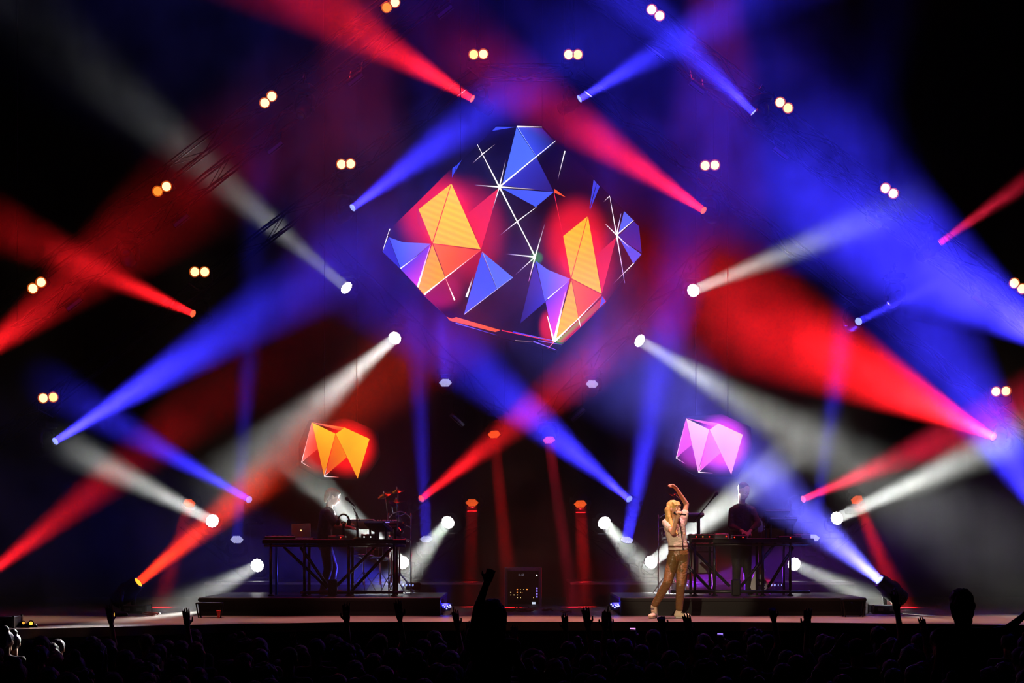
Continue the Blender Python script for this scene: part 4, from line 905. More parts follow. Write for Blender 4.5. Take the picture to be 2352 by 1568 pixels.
def face_parts(c, R, s, parent, lip=(170, 80, 75), closed=False):
    L = lambda x, y, z: Vector(c)+R @ Vector((x*s, y*s, z*s))
    for k in (-1, 1):
        if not closed:
            e = MB().ball(L(k*.030, .072, .002), .0125*s, 10, 8).build('eye', mat('eye_white', (215, 210, 205), .2), parent, True)
            MB().ball(L(k*.031, .0835, .002), (.006*s, .004*s, .006*s), 8, 6, R).build('iris', mat('iris_dark', (35, 25, 20), .2), e, True)
        else: MB().cap(L(k*.030-.012, .0838, .000), L(k*.030+.012, .0838, .000), .0018*s, .0018*s, n=8).build('eyelash', mat('lash_dark', (30, 20, 16), .7), parent, True)
        MB().cap(L(k*.030-.016, .088, .024), L(k*.030+.016, .086, .027), .0026*s, .0022*s, n=8).build('eyebrow', mat('brow_brown', (140, 100, 62), .8), parent, True)
    MB().cap(L(-.018, .0965, -.055), L(.018, .0965, -.055), .0045*s, .0045*s, n=8).build('lips', mat('lips_%d' % lip[0], lip, .4), parent, True)
def hand_shape(m, wrist, direc, palm_n, curl=.4, s=1.0, thumb=1, spread=.18, flen=1.0):
    """palm, four unequal bent fingers and a side thumb"""
    w = Vector(wrist); d = Vector(direc).normalized(); n = Vector(palm_n); n = (n-d*n.dot(d)).normalized(); u = d.cross(n)
    m.cap(w, w+d*.045*s, .022*s, .028*s, 1.35, u); m.cap(w+d*.045*s, w+d*.075*s, .026*s, .024*s, 1.45, u)
    for i, (o, ln) in enumerate(((-.030, .068), (-.010, .078), (.010, .073), (.028, .058))):
        b = w+d*.085*s+u*o*s; dd = (d+u*o*spread*12).normalized(); p = b; rr = .0095*s
        for j, f in enumerate((.42, .32, .26)):
            a = curl*(j+.45); v = (dd*math.cos(a)+n*math.sin(a)); q = p+v*ln*f*s*1.05*flen; m.cap(p, q, rr, rr*.9, n=8); p = q; rr *= .9
    t0 = w+d*.03*s-u*thumb*.028*s; t1 = t0+(d*.6-u*thumb*.7+n*.35).normalized()*.04*s; t2 = t1+(d*.85-u*thumb*.1+n*.5*max(curl, .2)).normalized()*.032*s
    m.cap(t0, t1, .013*s, .011*s, n=8); m.cap(t1, t2, .011*s, .009*s, n=8)
def shoe(m, ankle, toe_dir, s=1.0, drop=.075):
    a = Vector(ankle); t = Vector(toe_dir); t = t.normalized()
    m.cap(a+Vector((0, 0, -.01)), a+Vector((0, 0, -drop+.045))-t*.035, .045*s, .045*s); m.cap(a+Vector((0, 0, -drop+.04))-t*.03*s, a+Vector((0, 0, -drop+.034))+t*.15*s, .040*s, .034*s, 1.15, t.cross(Vector((0, 0, 1))))

# --- the singer
DSG = 25.75
sp = lambda x, y, dy=0: P(x, y, DSG+dy)
r = thing('person', 'singer with long blond hair, pale T-shirt and brown trousers, one arm raised', 'person', Pz(1540, DSG, STAGE)); singer = r; o0 = r.location.copy()
J = dict(head=sp(1549, 1169, -.05), neck=sp(1548, 1193, 0), chest=sp(1549, 1208, 0), belly=sp(1556, 1244, .0), pelvis=sp(1559, 1274, .0),
         rs=sp(1530, 1200, -.02), re=sp(1545, 1223, -.20), rw=sp(1556, 1187, -.27), ls=sp(1569, 1198, .04), le=sp(1577, 1158, .10), lw=sp(1553, 1121, .04),
         rh=sp(1547, 1280, -.02), rk=sp(1533, 1338, -.16), ra=sp(1502, 1391, .0), lh=sp(1569, 1279, .03), lk=sp(1563, 1345, -.12), la=sp(1560, 1401, .02))
Rh = Matrix.Rotation(math.radians(-52), 3, 'Z') @ Matrix.Rotation(math.pi, 3, 'Z') @ Matrix.Rotation(0, 3, 'X')
Rh = Matrix.Rotation(math.radians(180+48), 3, 'Z') @ Matrix.Rotation(math.radians(8), 3, 'X')   # face towards the audience, turned to her left
X = Vector((1, 0, 0))
m = MB(); head_shape(m, J['head'], Rh, .98)
m.cap(J['neck']+Vector((0, .01, -.03)), J['head']+Vector((-.01, .02, -.05)), .052, .048)
m.cap(J['chest'], J['belly'], .105, .085, 1.30, X); m.cap(J['belly'], J['pelvis'], .085, .10, 1.35, X)
m.cap(J['neck']+Vector((0, 0, -.03)), J['chest'], .07, .10, 1.25, X); m.cap(J['rs'], J['ls'], .05, .05)
for a, b, c, w in (('rs', 're', 'rw', 1), ('ls', 'le', 'lw', -1)):
    m.cap(J[a], J[b], .047, .038); m.cap(J[b], J[c], .038, .025)
hd = (sp(1542, 1112, .0)-J['lw']).normalized(); hand_shape(m, J['lw'], hd, Vector((-.2, -.1, -1)), .75, .95, 1)
mic_tail = sp(1575, 1182, -.34); mic_tip = sp(1548, 1177.5, -.25); md = (mic_tail-mic_tip).normalized()
hw = J['rw']; gd = (sp(1562, 1179, -.30)-hw).normalized()
for a, b in (('rh', 'rk'), ('lh', 'lk')): m.cap(J[a], J[b], .085, .06)
m.cap(J['rk'], J['ra'], .06, .04); m.cap(J['lk'], J['la'], .06, .04)
# right hand wraps the microphone
mc = sp(1559.5, 1179.3, -.288)
m.cap(hw, mc-Vector((0, -.012, .02)), .026, .030, 1.2, md)
for i in range(4):
    b = mc+md*(-.030+.020*i); q = [b+Vector((-.006, .028, -.012)), b+Vector((.004, .030, .018)), b+Vector((.008, .008, .034)), b+Vector((.004, -.022, .026)), b+Vector((0, -.032, .004))]
    for j in range(4): m.cap(q[j], q[j+1], .0095, .009, n=8)
q = [mc+md*-.02+Vector((0, -.01, -.028)), mc+md*-.035+Vector((0, -.034, -.01)), mc+md*-.05+Vector((0, -.036, .012))]
for j in range(2): m.cap(q[j], q[j+1], .011, .010, n=8)
put('body', remesh(m, 'body', .0075, M_SKIN, loc=o0, smooth_iter=3), r)
face_parts(J['head'], Rh, .98, r, (175, 75, 70), True)
def folds(base, seed, bump=.5, scale=9):
    nt_ = base.node_tree; b = nt_.nodes['Principled BSDF']; t = nt_.nodes.new('ShaderNodeTexCoord'); n_ = nt_.nodes.new('ShaderNodeTexNoise'); n_.inputs['Scale'].default_value = scale; n_.inputs['Detail'].default_value = 3; n_.inputs['Distortion'].default_value = 1.2
    mp = nt_.nodes.new('ShaderNodeMapping'); mp.inputs['Scale'].default_value = (1, 1, 1.8); bp = nt_.nodes.new('ShaderNodeBump'); bp.inputs['Strength'].default_value = bump; bp.inputs['Distance'].default_value = .03
    nt_.links.new(t.outputs['Object'], mp.inputs[0]); nt_.links.new(mp.outputs[0], n_.inputs['Vector']); nt_.links.new(n_.outputs[0], bp.inputs['Height']); nt_.links.new(bp.outputs[0], b.inputs['Normal'])
    return base
M_TEE = folds(mat('tshirt_cream', (222, 208, 190), .8), 1); M_TROU = folds(mat('trousers_brown_satin', (118, 88, 50), .38), 2, .55, 9)
m = MB(); m.cap(J['chest'], J['belly'], .122, .106, 1.30, X); m.cap(J['neck']+Vector((0, 0, -.055)), J['chest'], .078, .118, 1.28, X); m.cap(J['belly'], J['belly']+(J['pelvis']-J['belly'])*.55, .106, .112, 1.3, X)
m.cap(J['rs']+Vector((.03, 0, 0)), J['ls']-Vector((.03, 0, 0)), .062, .062)
for a, b in (('rs', 're'), ('ls', 'le')): m.cap(J[a], J[a]+(J[b]-J[a])*.5, .062, .060)
put('tshirt', remesh(m, 'tshirt', .010, M_TEE, loc=o0), r)
bp_ = J['belly']+(J['pelvis']-J['belly'])*.42
nt_ = M_TEE.node_tree; b_ = nt_.nodes['Principled BSDF']; tc_ = nt_.nodes.new('ShaderNodeTexCoord'); sx_ = nt_.nodes.new('ShaderNodeSeparateXYZ'); nt_.links.new(tc_.outputs['Object'], sx_.inputs[0])
rp_ = nt_.nodes.new('ShaderNodeValToRGB'); mr_ = nt_.nodes.new('ShaderNodeMapRange'); zb_ = (bp_-o0).z-.11; mr_.inputs[1].default_value = zb_; mr_.inputs[2].default_value = zb_+.30; nt_.links.new(sx_.outputs['Z'], mr_.inputs[0]); nt_.links.new(mr_.outputs[0], rp_.inputs[0])
rp_.color_ramp.interpolation = 'CONSTANT'; cr_, dk_ = (*lin((222, 208, 190)), 1), (*lin((96, 62, 48)), 1)
els = rp_.color_ramp.elements; els[0].position = 0; els[0].color = cr_; els[1].position = .16; els[1].color = dk_
for p_, c_ in ((.25, cr_), (.36, dk_), (.45, cr_)): e_ = els.new(p_); e_.color = c_
nt_.links.new(rp_.outputs[0], b_.inputs['Base Color'])
m = MB(); m.cap(bp_+Vector((0, 0, -.05)), J['pelvis'], .108, .118, 1.32, X)
for a, b, c in (('rh', 'rk', 'ra'), ('lh', 'lk', 'la')):
    m.cap(J[a], J[b], .096, .068); e = J[b]+(J[c]-J[b])*.93; m.cap(J[b], e, .068, .054)
put('trousers', remesh(m, 'trousers', .011, M_TROU, loc=o0, smooth_iter=5), r)
MB().tube([sp(1560, 1196, -.16), sp(1564, 1215, -.18), sp(1567, 1240, -.17), sp(1569, 1262, -.155)], .011, 6, .4).build('strap', mat('strap_black', (16, 14, 14), .7), r)
M_SHOE = mat('sneaker_cream', (228, 208, 180), .6)
for k, td in (('ra', (-.35, -.9, -.0)), ('la', (.75, -.6, 0))):
    m = MB(); shoe(m, J[k], td, 1.05, J[k].z-STAGE-.004); so = put('shoe', remesh(m, 'shoe', .009, M_SHOE, loc=o0), r)
    t = Vector(td).normalized(); c_ = Vector((J[k].x, J[k].y, STAGE+.014))
    MB().cap(c_-t*.03, c_+t*.155, .015, .013, 2.9, t.cross(Vector((0, 0, 1)))).build('sole', M_WHITE, so, True)
    for i in range(3): MB().cap(J[k]+t*(.05+.028*i)+Vector((0, 0, -.03-.012*i))-t.cross(Vector((0, 0, 1)))*.022, J[k]+t*(.05+.028*i)+Vector((0, 0, -.03-.012*i))+t.cross(Vector((0, 0, 1)))*.022, .005, .005, n=6).build('lace', M_DARK, so)
M_BLOND = mat('hair_blond', (232, 192, 112), .45, 0, .25, 60)
m = MB(); H = J['head']; L = lambda x, y, z: H+Rh @ Vector((x, y, z))
m.ball(L(0, -.022, .048), (.086, .100, .090), 18, 12, Rh)
for k in (-1, 1):
    m.cap(L(k*.074, -.045, .03), L(k*.084, -.05, -.09), .030, .032); m.cap(L(k*.084, -.05, -.09), L(k*.090, -.005, -.25), .032, .028); m.cap(L(k*.090, -.005, -.25), L(k*.08, .06, -.37), .028, .014)
    m.cap(L(k*.05, -.07, .0), L(k*.06, -.08, -.2), .05, .045)
m.cap(L(0, -.09, 0), L(0, -.10, -.24), .06, .05, 1.4, Rh @ X)
for i in range(7): x = -.06+.02*i; m.cap(L(x, .058-abs(x)*.3, .092), L(x*1.08, .090-abs(x)*.4, .046), .016, .010)
put('hair', remesh(m, 'hair', .007, M_BLOND, loc=o0, smooth_iter=3, strands=.007), r)
MB().ball(L(-.08, .01, -.055), .008, 8, 6).build('earring', M_CHROME, r, True)
mic('black vocal microphone with a pale tip held by the singer', mic_tip, mic_tail)
for o_ in [c_ for c_ in COL.objects if c_.name.startswith('microphone')]: pass

# --- the man at the laptop desk
DM1 = 28.3
sp = lambda x, y, dy=0: P(x, y, DM1+dy)
r = thing('person', 'man in a dark top leaning over the laptop desk, seen from his side', 'person', Pz(750, DM1, RISER)); o0 = r.location.copy()
J = dict(head=sp(764, 1141, 0), neck=sp(755, 1167, .0), chest=sp(752, 1182, 0), belly=sp(746, 1215, .0), pelvis=sp(746, 1245, .02), rs=sp(752, 1178, -.19), re=sp(772, 1208, -.26), rw=sp(803, 1211, -.24), ls=sp(756, 1177, .19), le=sp(782, 1204, .2), lw=sp(815, 1206, .1),
         rh=sp(748, 1252, -.08), rk=sp(754, 1305, -.10), ra=sp(742, 1355, -.05), lh=sp(748, 1252, .10), lk=sp(766, 1303, .12), la=sp(760, 1354, .15))
Rh = Matrix.Rotation(math.radians(-84), 3, 'Z') @ Matrix.Rotation(math.radians(-16), 3, 'X'); Yv = Vector((0, 1, 0))
def man(r, J, o0, Rh, side, shirt, skin, trous, hairm, long_sleeve, vox=.010, hair_long=False, toe=(1, -.2, 0)):
    m = MB(); head_shape(m, J['head'], Rh, 1.10); m.cap(J['neck']+Vector((0, 0, -.03)), J['head']+Rh @ Vector((0, -.02, -.05)), .058, .054)
    m.cap(J['chest'], J['pelvis'], .105, .10, 1.4, side)
    for a, b, c in (('rs', 're', 'rw'), ('ls', 'le', 'lw')):
        m.cap(J[a], J[b], .05, .04); m.cap(J[b], J[c], .042, .028); hand_shape(m, J[c], J[c]-J[b]+Vector((0, 0, -.04)), Vector((0, 0, -1)), .35, 1.0, 1 if a == 'rs' else -1)
    for a, b, c in (('rh', 'rk', 'ra'), ('lh', 'lk', 'la')): m.cap(J[a], J[b], .08, .055); m.cap(J[b], J[c], .055, .04)
    put('body', remesh(m, 'body', vox, skin, loc=o0, smooth_iter=3), r)
    face_parts(J['head'], Rh, 1.10, r, (150, 90, 80), True)
    m = MB(); m.cap(J['chest'], J['belly'], .13, .118, 1.42, side); m.cap(J['neck']+Vector((0, 0, -.06)), J['chest'], .085, .128, 1.4, side); m.cap(J['belly'], J['pelvis'], .118, .122, 1.36, side)
    m.cap(J['rs'], J['ls'], .062, .062); m.cap(J['neck']+Vector((0, 0, -.01)), J['rs'], .055, .062); m.cap(J['neck']+Vector((0, 0, -.01)), J['ls'], .055, .062)
    for a, b, c in (('rs', 're', 'rw'), ('ls', 'le', 'lw')):
        if long_sleeve: m.cap(J[a], J[b], .068, .055); m.cap(J[b], J[b]+(J[c]-J[b])*.75, .055, .040)
        else: m.cap(J[a], J[a]+(J[b]-J[a])*.75, .068, .064)
    put('shirt', remesh(m, 'shirt', .012, shirt, loc=o0), r)
    m = MB(); m.cap(J['pelvis']+Vector((0, 0, .02)), J['pelvis']-Vector((0, 0, .03)), .12, .12, 1.35, side)
    for a, b, c in (('rh', 'rk', 'ra'), ('lh', 'lk', 'la')): m.cap(J[a], J[b], .098, .073); m.cap(J[b], J[b]+(J[c]-J[b])*.97, .073, .058)
    put('trousers', remesh(m, 'trousers', .013, trous, loc=o0, smooth_iter=5), r)
    for k in ('ra', 'la'):
        m = MB(); shoe(m, J[k], toe, 1.1, J[k].z-RISER-.004); put('shoe', remesh(m, 'shoe', .010, M_DARK, loc=o0), r)
    m = MB(); L = lambda x, y, z: J['head']+Rh @ Vector((x, y, z))
    if hair_long:
        m.ball(L(0, -.02, .05), (.092, .112, .097), 18, 12, Rh); m.cap(L(0, .05, .10), L(0, .085, .085), .035, .022, 1.8, Rh @ X)
        for k in (-1, 1): m.cap(L(k*.07, -.03, .0), L(k*.07, -.05, -.07), .028, .024)
        m.cap(L(0, -.09, 0), L(0, -.085, -.08), .045, .035, 1.4, Rh @ X)
    else: m.ball(L(0, -.024, .052), (.086, .103, .088), 18, 12, Rh)
    put('hair', remesh(m, 'hair', .009, hairm, loc=o0, smooth_iter=2, strands=.008 if hair_long else .002), r)
M_DKSHIRT = folds(mat('shirt_charcoal', (40, 34, 40), .7), 3); M_DKTR = folds(mat('trousers_black', (22, 20, 22), .7), 4); M_GRTR = folds(mat('trousers_grey_brown', (62, 50, 48), .7), 5)
man(r, J, o0, Rh, Yv, M_DKSHIRT, M_SKIN2, M_GRTR, mat('hair_brown', (120, 75, 50), .6, 0, .3, 60), False, hair_long=True)
# --- the man at the synths
DM2 = 28.35
sp = lambda x, y, dy=0: P(x, y, DM2+dy)
r = thing('person', 'man with shaved head and dark shirt standing at the stacked synths', 'person', Pz(1705, DM2, RISER)); o0 = r.location.copy()
J = dict(head=sp(1708, 1128, -.07), neck=sp(1704, 1158, 0), chest=sp(1703, 1174, 0), belly=sp(1702, 1212, .0), pelvis=sp(1702, 1240, .02), rs=sp(1683, 1173, .0), re=sp(1679, 1209, -.04), rw=sp(1706, 1220, -.26), ls=sp(1726, 1171, .0), le=sp(1741, 1202, -.10), lw=sp(1722, 1221, -.28),
         rh=sp(1692, 1248, 0), rk=sp(1692, 1305, -.04), ra=sp(1690, 1356, .02), lh=sp(1714, 1248, 0), lk=sp(1716, 1304, -.04), la=sp(1718, 1355, .04))
Rh = Matrix.Rotation(math.radians(180+34), 3, 'Z') @ Matrix.Rotation(math.radians(-26), 3, 'X')
man(r, J, o0, Rh, X, folds(mat('shirt_dark_wine', (48, 34, 44), .65), 6), M_SKIN2, M_DKTR, mat('hair_stubble', (105, 80, 66), .7), True, toe=(.2, -1, 0))
# ------------------------------------------------------------------ the audience
M_HAIRD = mat('hair_dark_crowd', (34, 26, 22), .55, 0, .3, 60); M_HAIRB = mat('hair_fair_crowd', (120, 95, 60), .5, 0, .3, 60); M_CAP = mat('cap_black', (20, 20, 22), .8)
SHIRTS = [mat('crowd_shirt_%d' % i, c, .85, 0, .2, 10) for i, c in enumerate(((30, 30, 34), (60, 30, 30), (36, 44, 40), (70, 66, 62)))]
M_JEANS = mat('crowd_jeans', (26, 30, 42), .85)
def crowd_meshes(kind):
    """one audience member seen from behind, facing +Y, feet at the origin, about 1.7 m tall"""
    b, c, h, extra = MB(), MB(), MB(), []
    Hc = Vector((0, .02, 1.60)); I = Matrix.Identity(3)
    head_shape(b, Hc, I, 1.06); b.cap((0, -.01, 1.42), (0, .0, 1.53), .058, .054)
    b.cap((0, 0, 1.30), (0, 0, 1.0), .10, .10, 1.3, X)
    arms = {'down': ((0, .02, -.28), (0, .12, -.24)), 'fwd': ((.03, .14, -.22), (-.1, .2, .08)), 'up': ((.08, .08, .25), (-.04, .03, .27)), 'upwide': ((.18, .05, .22), (.02, .03, .27)), 'upfwd': ((.04, .18, .19), (-.02, .08, .26)), 'bent': ((.2, .05, .04), (-.2, .04, .22)), 'phone': ((.10, .15, .10), (.0, .12, .24)), 'out': ((.28, .02, -.05), (.22, .02, .12))}
    for s, pose in ((-1, kind[1]), (1, kind[2])):
        up_, fo = arms[pose]; sh = Vector((s*.185, 0, 1.385)); e = sh+Vector((up_[0]*s, up_[1], up_[2])); w = e+Vector((fo[0]*s, fo[1], fo[2]))
        b.cap(sh, e, .048, .040); b.cap(e, w, .040, .027); raised = pose not in ('down',)
        d = (w-e).normalized(); hand_shape(b, w, d, Vector((-s*.2, 1, 0)) if raised else Vector((-s, 0, 0)), {'fist': 1.5, 'open': .12, 'soft': .35}[kind[4] if raised else 'soft'], 1.2, s, .22 if kind[4] == 'open' else .1, 1.3 if kind[4] == 'open' and raised else 1.0)
        c.cap(sh, sh+(e-sh)*.6, .066, .060)
    c.cap((0, 0, 1.30), (0, 0, 1.08), .128, .118, 1.42, X); c.cap((0, 0, 1.39), (0, 0, 1.28), .085, .126, 1.45, X); c.cap((-.17, 0, 1.38), (.17, 0, 1.38), .066, .066); c.cap((0, 0, 1.08), (0, 0, .95), .118, .124, 1.38, X)
    t = MB(); t.cap((0, 0, .95), (0, 0, .9), .12, .12, 1.36, X)
    for s in (-1, 1):
        t.cap((s*.09, 0, .9), (s*.10, .02, .5), .092, .068); t.cap((s*.10, .02, .5), (s*.11, 0, .1), .068, .055); t.cap((s*.11, -.02, .05), (s*.12, .13, .045), .045, .038)
    k = kind[3]; L = lambda x, y, z: Hc+Vector((x, y, z))
    h.ball(L(0, -.02, .050), (.090, .108, .093), 18, 12)
    if k == 'short': h.cap(L(0, -.09, .0), L(0, -.08, -.05), .04, .03, 1.5, X)
    elif k == 'long':
        h.cap(L(0, -.08, .02), L(0, -.10, -.26), .07, .06, 1.45, X)
        for s in (-1, 1): h.cap(L(s*.075, -.01, .0), L(s*.085, -.03, -.22), .035, .03)
    elif k == 'bun': h.ball(L(0, -.05, .15), .05, 12, 8); h.cap(L(0, -.09, .0), L(0, -.08, -.04), .04, .03, 1.4, X)
    elif k == 'tail': h.ball(L(0, -.12, .07), .03, 10, 6); h.cap(L(0, -.13, .06), L(0, -.13, -.16), .032, .018)
    elif k == 'curly':
        rn = random.Random(3)
        for i in range(26):
            v = Vector((rn.uniform(-1, 1), rn.uniform(-1, .5), rn.uniform(-.3, 1))).normalized(); h.ball(L(0, -.02, .05)+Vector((v.x*.10, v.y*.115, v.z*.10)), .035, 8, 6)
    elif k == 'cap': h.cap(L(0, .06, .075), L(0, .15, .06), .03, .02, 2.4, X)
    vx = .016
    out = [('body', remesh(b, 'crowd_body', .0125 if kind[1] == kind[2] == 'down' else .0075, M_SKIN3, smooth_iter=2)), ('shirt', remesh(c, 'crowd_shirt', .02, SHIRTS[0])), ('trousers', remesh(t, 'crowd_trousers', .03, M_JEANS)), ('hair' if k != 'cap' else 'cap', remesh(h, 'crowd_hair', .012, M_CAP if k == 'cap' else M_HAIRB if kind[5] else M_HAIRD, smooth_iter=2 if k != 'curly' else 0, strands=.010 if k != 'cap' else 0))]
    return out
KINDS = {'short': ('short', 'down', 'down', 'short', 'soft', 0, 'short-haired fan'),
 'long': ('long', 'down', 'down', 'long', 'soft', 0, 'long dark-haired fan'),
 'fair': ('fair', 'down', 'down', 'long', 'soft', 1, 'long fair-haired fan'),
 'bun': ('bun', 'down', 'down', 'bun', 'soft', 0, 'top-bun fan'),
 'tail': ('tail', 'down', 'fwd', 'tail', 'soft', 0, 'ponytailed fan'),
 'curly': ('curly', 'down', 'down', 'curly', 'soft', 0, 'curly-haired fan'),
 'cap': ('cap', 'down', 'down', 'cap', 'soft', 0, 'black-capped fan'),
 'one': ('one', 'down', 'up', 'short', 'open', 0, 'fan with one hand up'),
 'onel': ('onel', 'upfwd', 'down', 'long', 'open', 0, 'long-haired fan reaching forward'),
 'two': ('two', 'upwide', 'up', 'short', 'open', 0, 'fan raising both hands'),
 'fist': ('fist', 'down', 'up', 'tail', 'fist', 0, 'fan raising one fist'),
 'bent': ('bent', 'bent', 'down', 'cap', 'soft', 0, 'capped fan with bent arm'),
 'phone': ('phone', 'down', 'phone', 'short', 'fist', 0, 'short-haired fan holding up a phone')}
CM = {k: crowd_meshes(v) for k, v in KINDS.items()}
TINT = {}
def shirt_mesh(k, i):
    if (k, i) not in TINT:
        me = CM[k][1][1].copy(); me.materials.clear(); me.materials.append(SHIRTS[i]); TINT[(k, i)] = me
    return TINT[(k, i)]
def crowd(k, x, d, sc=1.0, yaw=0.0, z=0.0, shirt=0, mirror=False, label=None, group=None, dim=False):
    if label is None:
        px_ = x/d*F+1176; zone = 'the empty wing' if px_ < 430 else 'the laptop riser' if px_ < 1015 else 'the rack' if px_ < 1320 else 'the singer' if px_ < 1600 else 'the synth desk' if px_ < 1960 else 'the blue floor light'
        row = 'at the stage edge' if d > 20.3 else 'close to the stage' if d > 18.6 else 'mid-crowd' if d > 16.6 else 'far back' if d > 14.8 else 'rearmost'
        label = KINDS[k][6]+' in '+('black', 'maroon', 'green', 'grey')[shirt]+', '+row+' facing '+zone
    r = thing('person', label, 'person', (x, d, z), group or 'audience: '+label)
    r.rotation_euler = (0, 0, yaw); r.scale = (-sc if mirror else sc, sc, sc)
    for n_, me in CM[k]:
        put(n_, shirt_mesh(k, shirt) if n_ == 'shirt' else me, r)
    return r
rnd = random.Random(21); taken = []
def free(x, d, gap=.5): return all((x-a)**2+((d-b)*.85)**2 > gap*gap for a, b in taken)
for px_, py_, d_, s_ in ((1453, 1446, 20.5, .975), (1654, 1458, 20.6, .94)):
    q_ = P(px_, py_, d_); taken.append((q_.x-.285*s_, q_.y-.36*s_))
# people with raised hands, placed by where their hands show against the stage
for k, px, d, sc, mir, yaw in (('two', 872, 19.2, 1.0, False, 0), ('one', 1012, 20.2, .93, False, .1), ('onel', 1235, 19.0, .90, False, .4), ('one', 1305, 18.2, .98, False, 0), ('two', 1368, 20.6, .92, False, .2), ('onel', 1435, 18.6, 1.0, False, 0), ('fist', 1474, 17.6, .98, False, -.1), ('one', 1540, 17.9, .97, False, .1),
                              ('fist', 1735, 19.0, 1.0, False, 0), ('onel', 1905, 18.6, 1.0, False, 0), ('bent', 1968, 17.2, 1.03, False, 0), ('one', 2018, 19.2, 1.05, False, 0), ('onel', 2095, 19.4, .95, True, 0), ('one', 385, 19.5, .95, False, 0), ('one', 212, 20.0, .96, False, .2), ('bent', 1655, 19.6, .92, True, 0),
                              ('fist', 2352, 18.0, .92, False, 0), ('one', 640, 20.0, .80, False, 0), ('one', 1110, 20.8, .86, True, 0)):
    d = min(d+1.3, 21.7)
    while not free((px-1176)/F*d, d, .50): d -= .35
    x = (px-1176)/F*d; taken.append((x, d)); crowd(k, x, d, sc, yaw, shirt=rnd.randrange(4), mirror=mir)
for px_, py_, d_, s_ in ((1453, 1446, 20.5, .975), (1654, 1458, 20.6, .94)):
    q_ = P(px_, py_, d_); crowd('phone', q_.x-.285*s_, q_.y-.36*s_, s_, 0, shirt=0, label='fan holding up a phone with a '+('pink' if px_ == 1453 else 'violet')+' picture')
# phones
def phone(label, px, py, d, rgb):
    c = P(px, py, d); r = thing('phone', label, 'phone', c); MB().box(c, (.072, .008, .05), None, .003).build('case', M_DARK, r); MB().box(c+Vector((0, -.0045, 0)), (.064, .002, .042)).build('display', glow('phone_display_%d' % px, rgb, 1.4), r)
phone('lit phone with a pink picture held up over the crowd', 1453, 1446, 20.5, (225, 150, 230)); phone('lit phone with a violet picture held up over the crowd', 1654, 1458, 20.6, (140, 110, 220))
# people sitting on shoulders
def rider(label, px, pytop, d, armpts, armk, hairk, s=1.0):
    top = P(px, pytop, d); z0 = top.z-1.70+.80     # root level so that the head top lands there
    o0 = Vector((top.x, top.y, top.z-.86)); r = thing('person', label, 'person', o0)
    b, c, h, t = MB(), MB(), MB(), MB(); Hc = top+Vector((0, .02, -.13))
    head_shape(b, Hc, Matrix.Identity(3), 1.06); b.cap(Hc+Vector((0, -.02, -.19)), Hc+Vector((0, -.02, -.07)), .056, .052); sz = Hc.z-.235
    q = lambda x, y, z: Vector((top.x+x, top.y+y, sz+z))
    b.cap(q(0, 0, -.08), q(0, 0, -.4), .10, .10, 1.3, X); c.cap(q(0, 0, -.08), q(0, 0, -.3), .122, .110, 1.36, X); c.cap(q(0, 0, .01), q(0, 0, -.1), .08, .12, 1.35, X); c.cap(q(0, 0, -.3), q(0, 0, -.46), .11, .12, 1.36, X); c.cap(q(-.15, 0, 0), q(.15, 0, 0), .062, .062)
    for sgn, pts, kk in ((-1, armpts[0], armk[0]), (1, armpts[1], armk[1])):
        sh = q(sgn*.17, 0, 0); e, w = (P(*p, d-.02) for p in pts); b.cap(sh, e, .046, .038); b.cap(e, w, .038, .026)
        hand_shape(b, w, w-e, Vector((0, 1, .2)), 1.6 if kk == 'fist' else .3, 1.0, sgn); c.cap(sh, sh+(e-sh)*.35, .06, .054)
    for sgn in (-1, 1):
        t.cap(q(sgn*.09, 0, -.50), q(sgn*.14, .30, -.48), .09, .07); t.cap(q(sgn*.14, .30, -.48), q(sgn*.13, .26, -.86), .068, .05); t.cap(q(sgn*.13, .25, -.90), q(sgn*.13, .36, -.92), .042, .034)
    L = lambda x, y, z: Hc+Vector((x, y, z)); h.ball(L(0, -.02, .045), (.094, .11, .092), 18, 12)
    if hairk == 'long': h.cap(L(0, -.06, .02), L(0, -.08, -.30), .085, .075, 1.35, X)
    else: h.cap(L(0, -.05, -.0), L(0, -.07, -.12), .085, .06, 1.2, X)
    put('body', remesh(b, 'body', .0085, M_SKIN3, loc=o0, smooth_iter=2), r); put('shirt', remesh(c, 'shirt', .016, SHIRTS[0], loc=o0), r); put('trousers', remesh(t, 'trousers', .02, M_JEANS, loc=o0), r); put('hair', remesh(h, 'hair', .011, M_HAIRD, loc=o0, smooth_iter=2, strands=.012), r)
    taken.append((top.x, top.y)); cz = sz-.56
    crowd('cap', top.x, top.y+.16, max(.85, min(1.0, (cz)/1.45)), 0, shirt=1, label='crowd member carrying '+('the fist-raising' if armk[0] == 'fist' else 'the arm-stretching')+' rider on the shoulders', group='shoulder carriers')
    taken.append((top.x, top.y+.3))
rider('long-haired rider on shoulders raising a fist before the rack', 1131, 1376, 14.2, (((1098, 1395), (1118, 1338)), ((1172, 1478), (1190, 1520))), ('fist', 'soft'), 'long')
rider('rider on shoulders stretching one bare arm out sideways', 2208, 1352, 14.2, (((2160, 1492), (2150, 1540)), ((2312, 1446), (2352, 1414))), ('soft', 'soft'), 'short')
kinds = ['short', 'long', 'short', 'fair', 'tail', 'short', 'curly', 'long', 'cap', 'bun', 'short', 'long']
d = 21.6; n_c = 0
while d > 13.4:
    half = 1176/F*d+.3; x = -half+rnd.uniform(0, .4)
    while x < half:
        xx, dd = x+rnd.uniform(-.08, .08), d+rnd.uniform(-.12, .12)
        if free(xx, dd): crowd(rnd.choice(kinds), xx, dd, rnd.uniform(.93, 1.02), rnd.uniform(-.3, .3), shirt=rnd.randrange(4)); taken.append((xx, dd)); n_c += 1
        x += .56
    d -= .66
print('crowd', n_c)
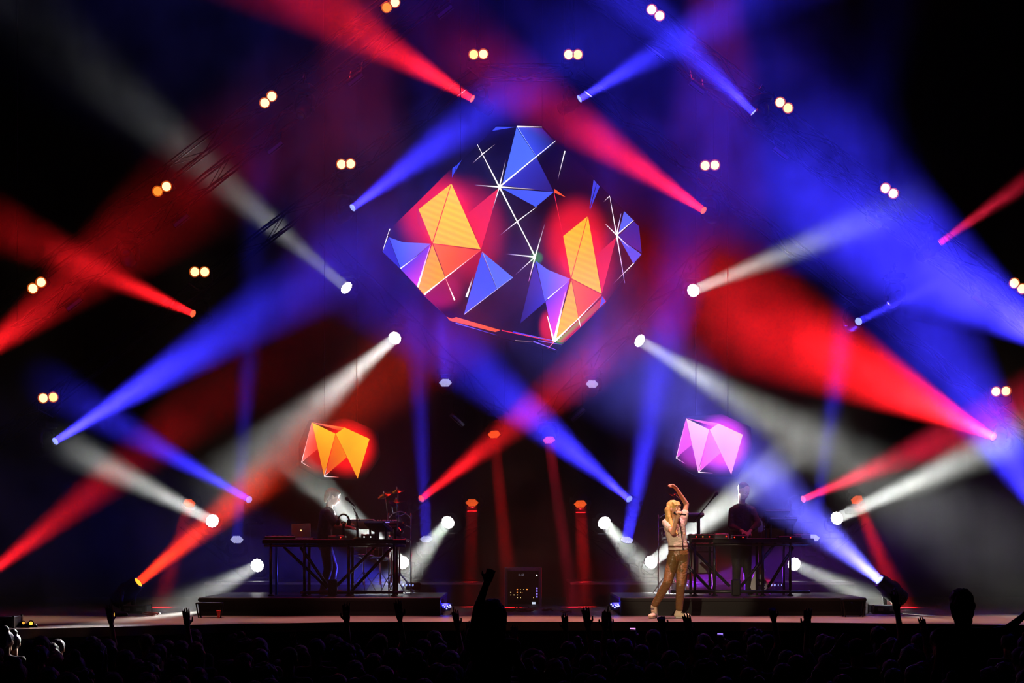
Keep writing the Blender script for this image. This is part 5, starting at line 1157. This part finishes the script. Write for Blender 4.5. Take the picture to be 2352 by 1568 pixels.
# ------------------------------------------------------------------ stage haze
hm = bpy.data.materials.new('haze'); hm.use_nodes = True; nt = hm.node_tree; nt.nodes.clear()
ho = nt.nodes.new('ShaderNodeOutputMaterial'); vs_ = nt.nodes.new('ShaderNodeVolumeScatter'); nt.links.new(vs_.outputs[0], ho.inputs['Volume'])
geo = nt.nodes.new('ShaderNodeNewGeometry'); nz = nt.nodes.new('ShaderNodeTexNoise'); nz.inputs['Scale'].default_value = 1.0; nz.inputs['Detail'].default_value = 3; nz.inputs['Roughness'].default_value = .55
def mrange(src, a, b, c, d, smooth=False):
    n_ = nt.nodes.new('ShaderNodeMapRange')
    if smooth: n_.interpolation_type = 'SMOOTHSTEP'
    for i_, v_ in enumerate((a, b, c, d)): n_.inputs[i_+1].default_value = v_
    nt.links.new(src, n_.inputs[0]); return n_.outputs[0]
def mul(a, b):
    n_ = nt.nodes.new('ShaderNodeMath'); n_.operation = 'MULTIPLY'; nt.links.new(a, n_.inputs[0]); nt.links.new(b, n_.inputs[1]); return n_.outputs[0]
sep = nt.nodes.new('ShaderNodeSeparateXYZ'); nt.links.new(geo.outputs['Position'], sep.inputs[0]); nt.links.new(geo.outputs['Position'], nz.inputs['Vector'])
wisps = mrange(nz.outputs[0], .36, .68, SIG*.2, SIG*2.1)
depth = mrange(sep.outputs['Y'], 25.8, 28.1, 0, 1, True)         # the haze thins out towards the audience
height = mrange(sep.outputs['Z'], 6.0, 11.5, 1, .55, True)        # and towards the roof
dens = mul(mul(wisps, depth), height); nt.links.new(dens, vs_.inputs['Density'])
ab = nt.nodes.new('ShaderNodeVolumeAbsorption'); ab.inputs['Color'].default_value = (0, 0, 0, 1); half = nt.nodes.new('ShaderNodeMath'); half.operation = 'MULTIPLY'; half.inputs[1].default_value = 2.2
nt.links.new(dens, half.inputs[0]); nt.links.new(half.outputs[0], ab.inputs['Density'])
ad_ = nt.nodes.new('ShaderNodeAddShader'); nt.links.new(vs_.outputs[0], ad_.inputs[0]); nt.links.new(ab.outputs[0], ad_.inputs[1]); nt.links.new(ad_.outputs[0], ho.inputs['Volume'])
m = MB().box((0, 30.1, 6.95), (21, 8.8, 10.48))
hz = m.build('stage_haze', hm); hz['kind'] = 'stuff'; hz['label'] = 'thin theatrical haze hanging over the stage'; hz['category'] = 'haze'
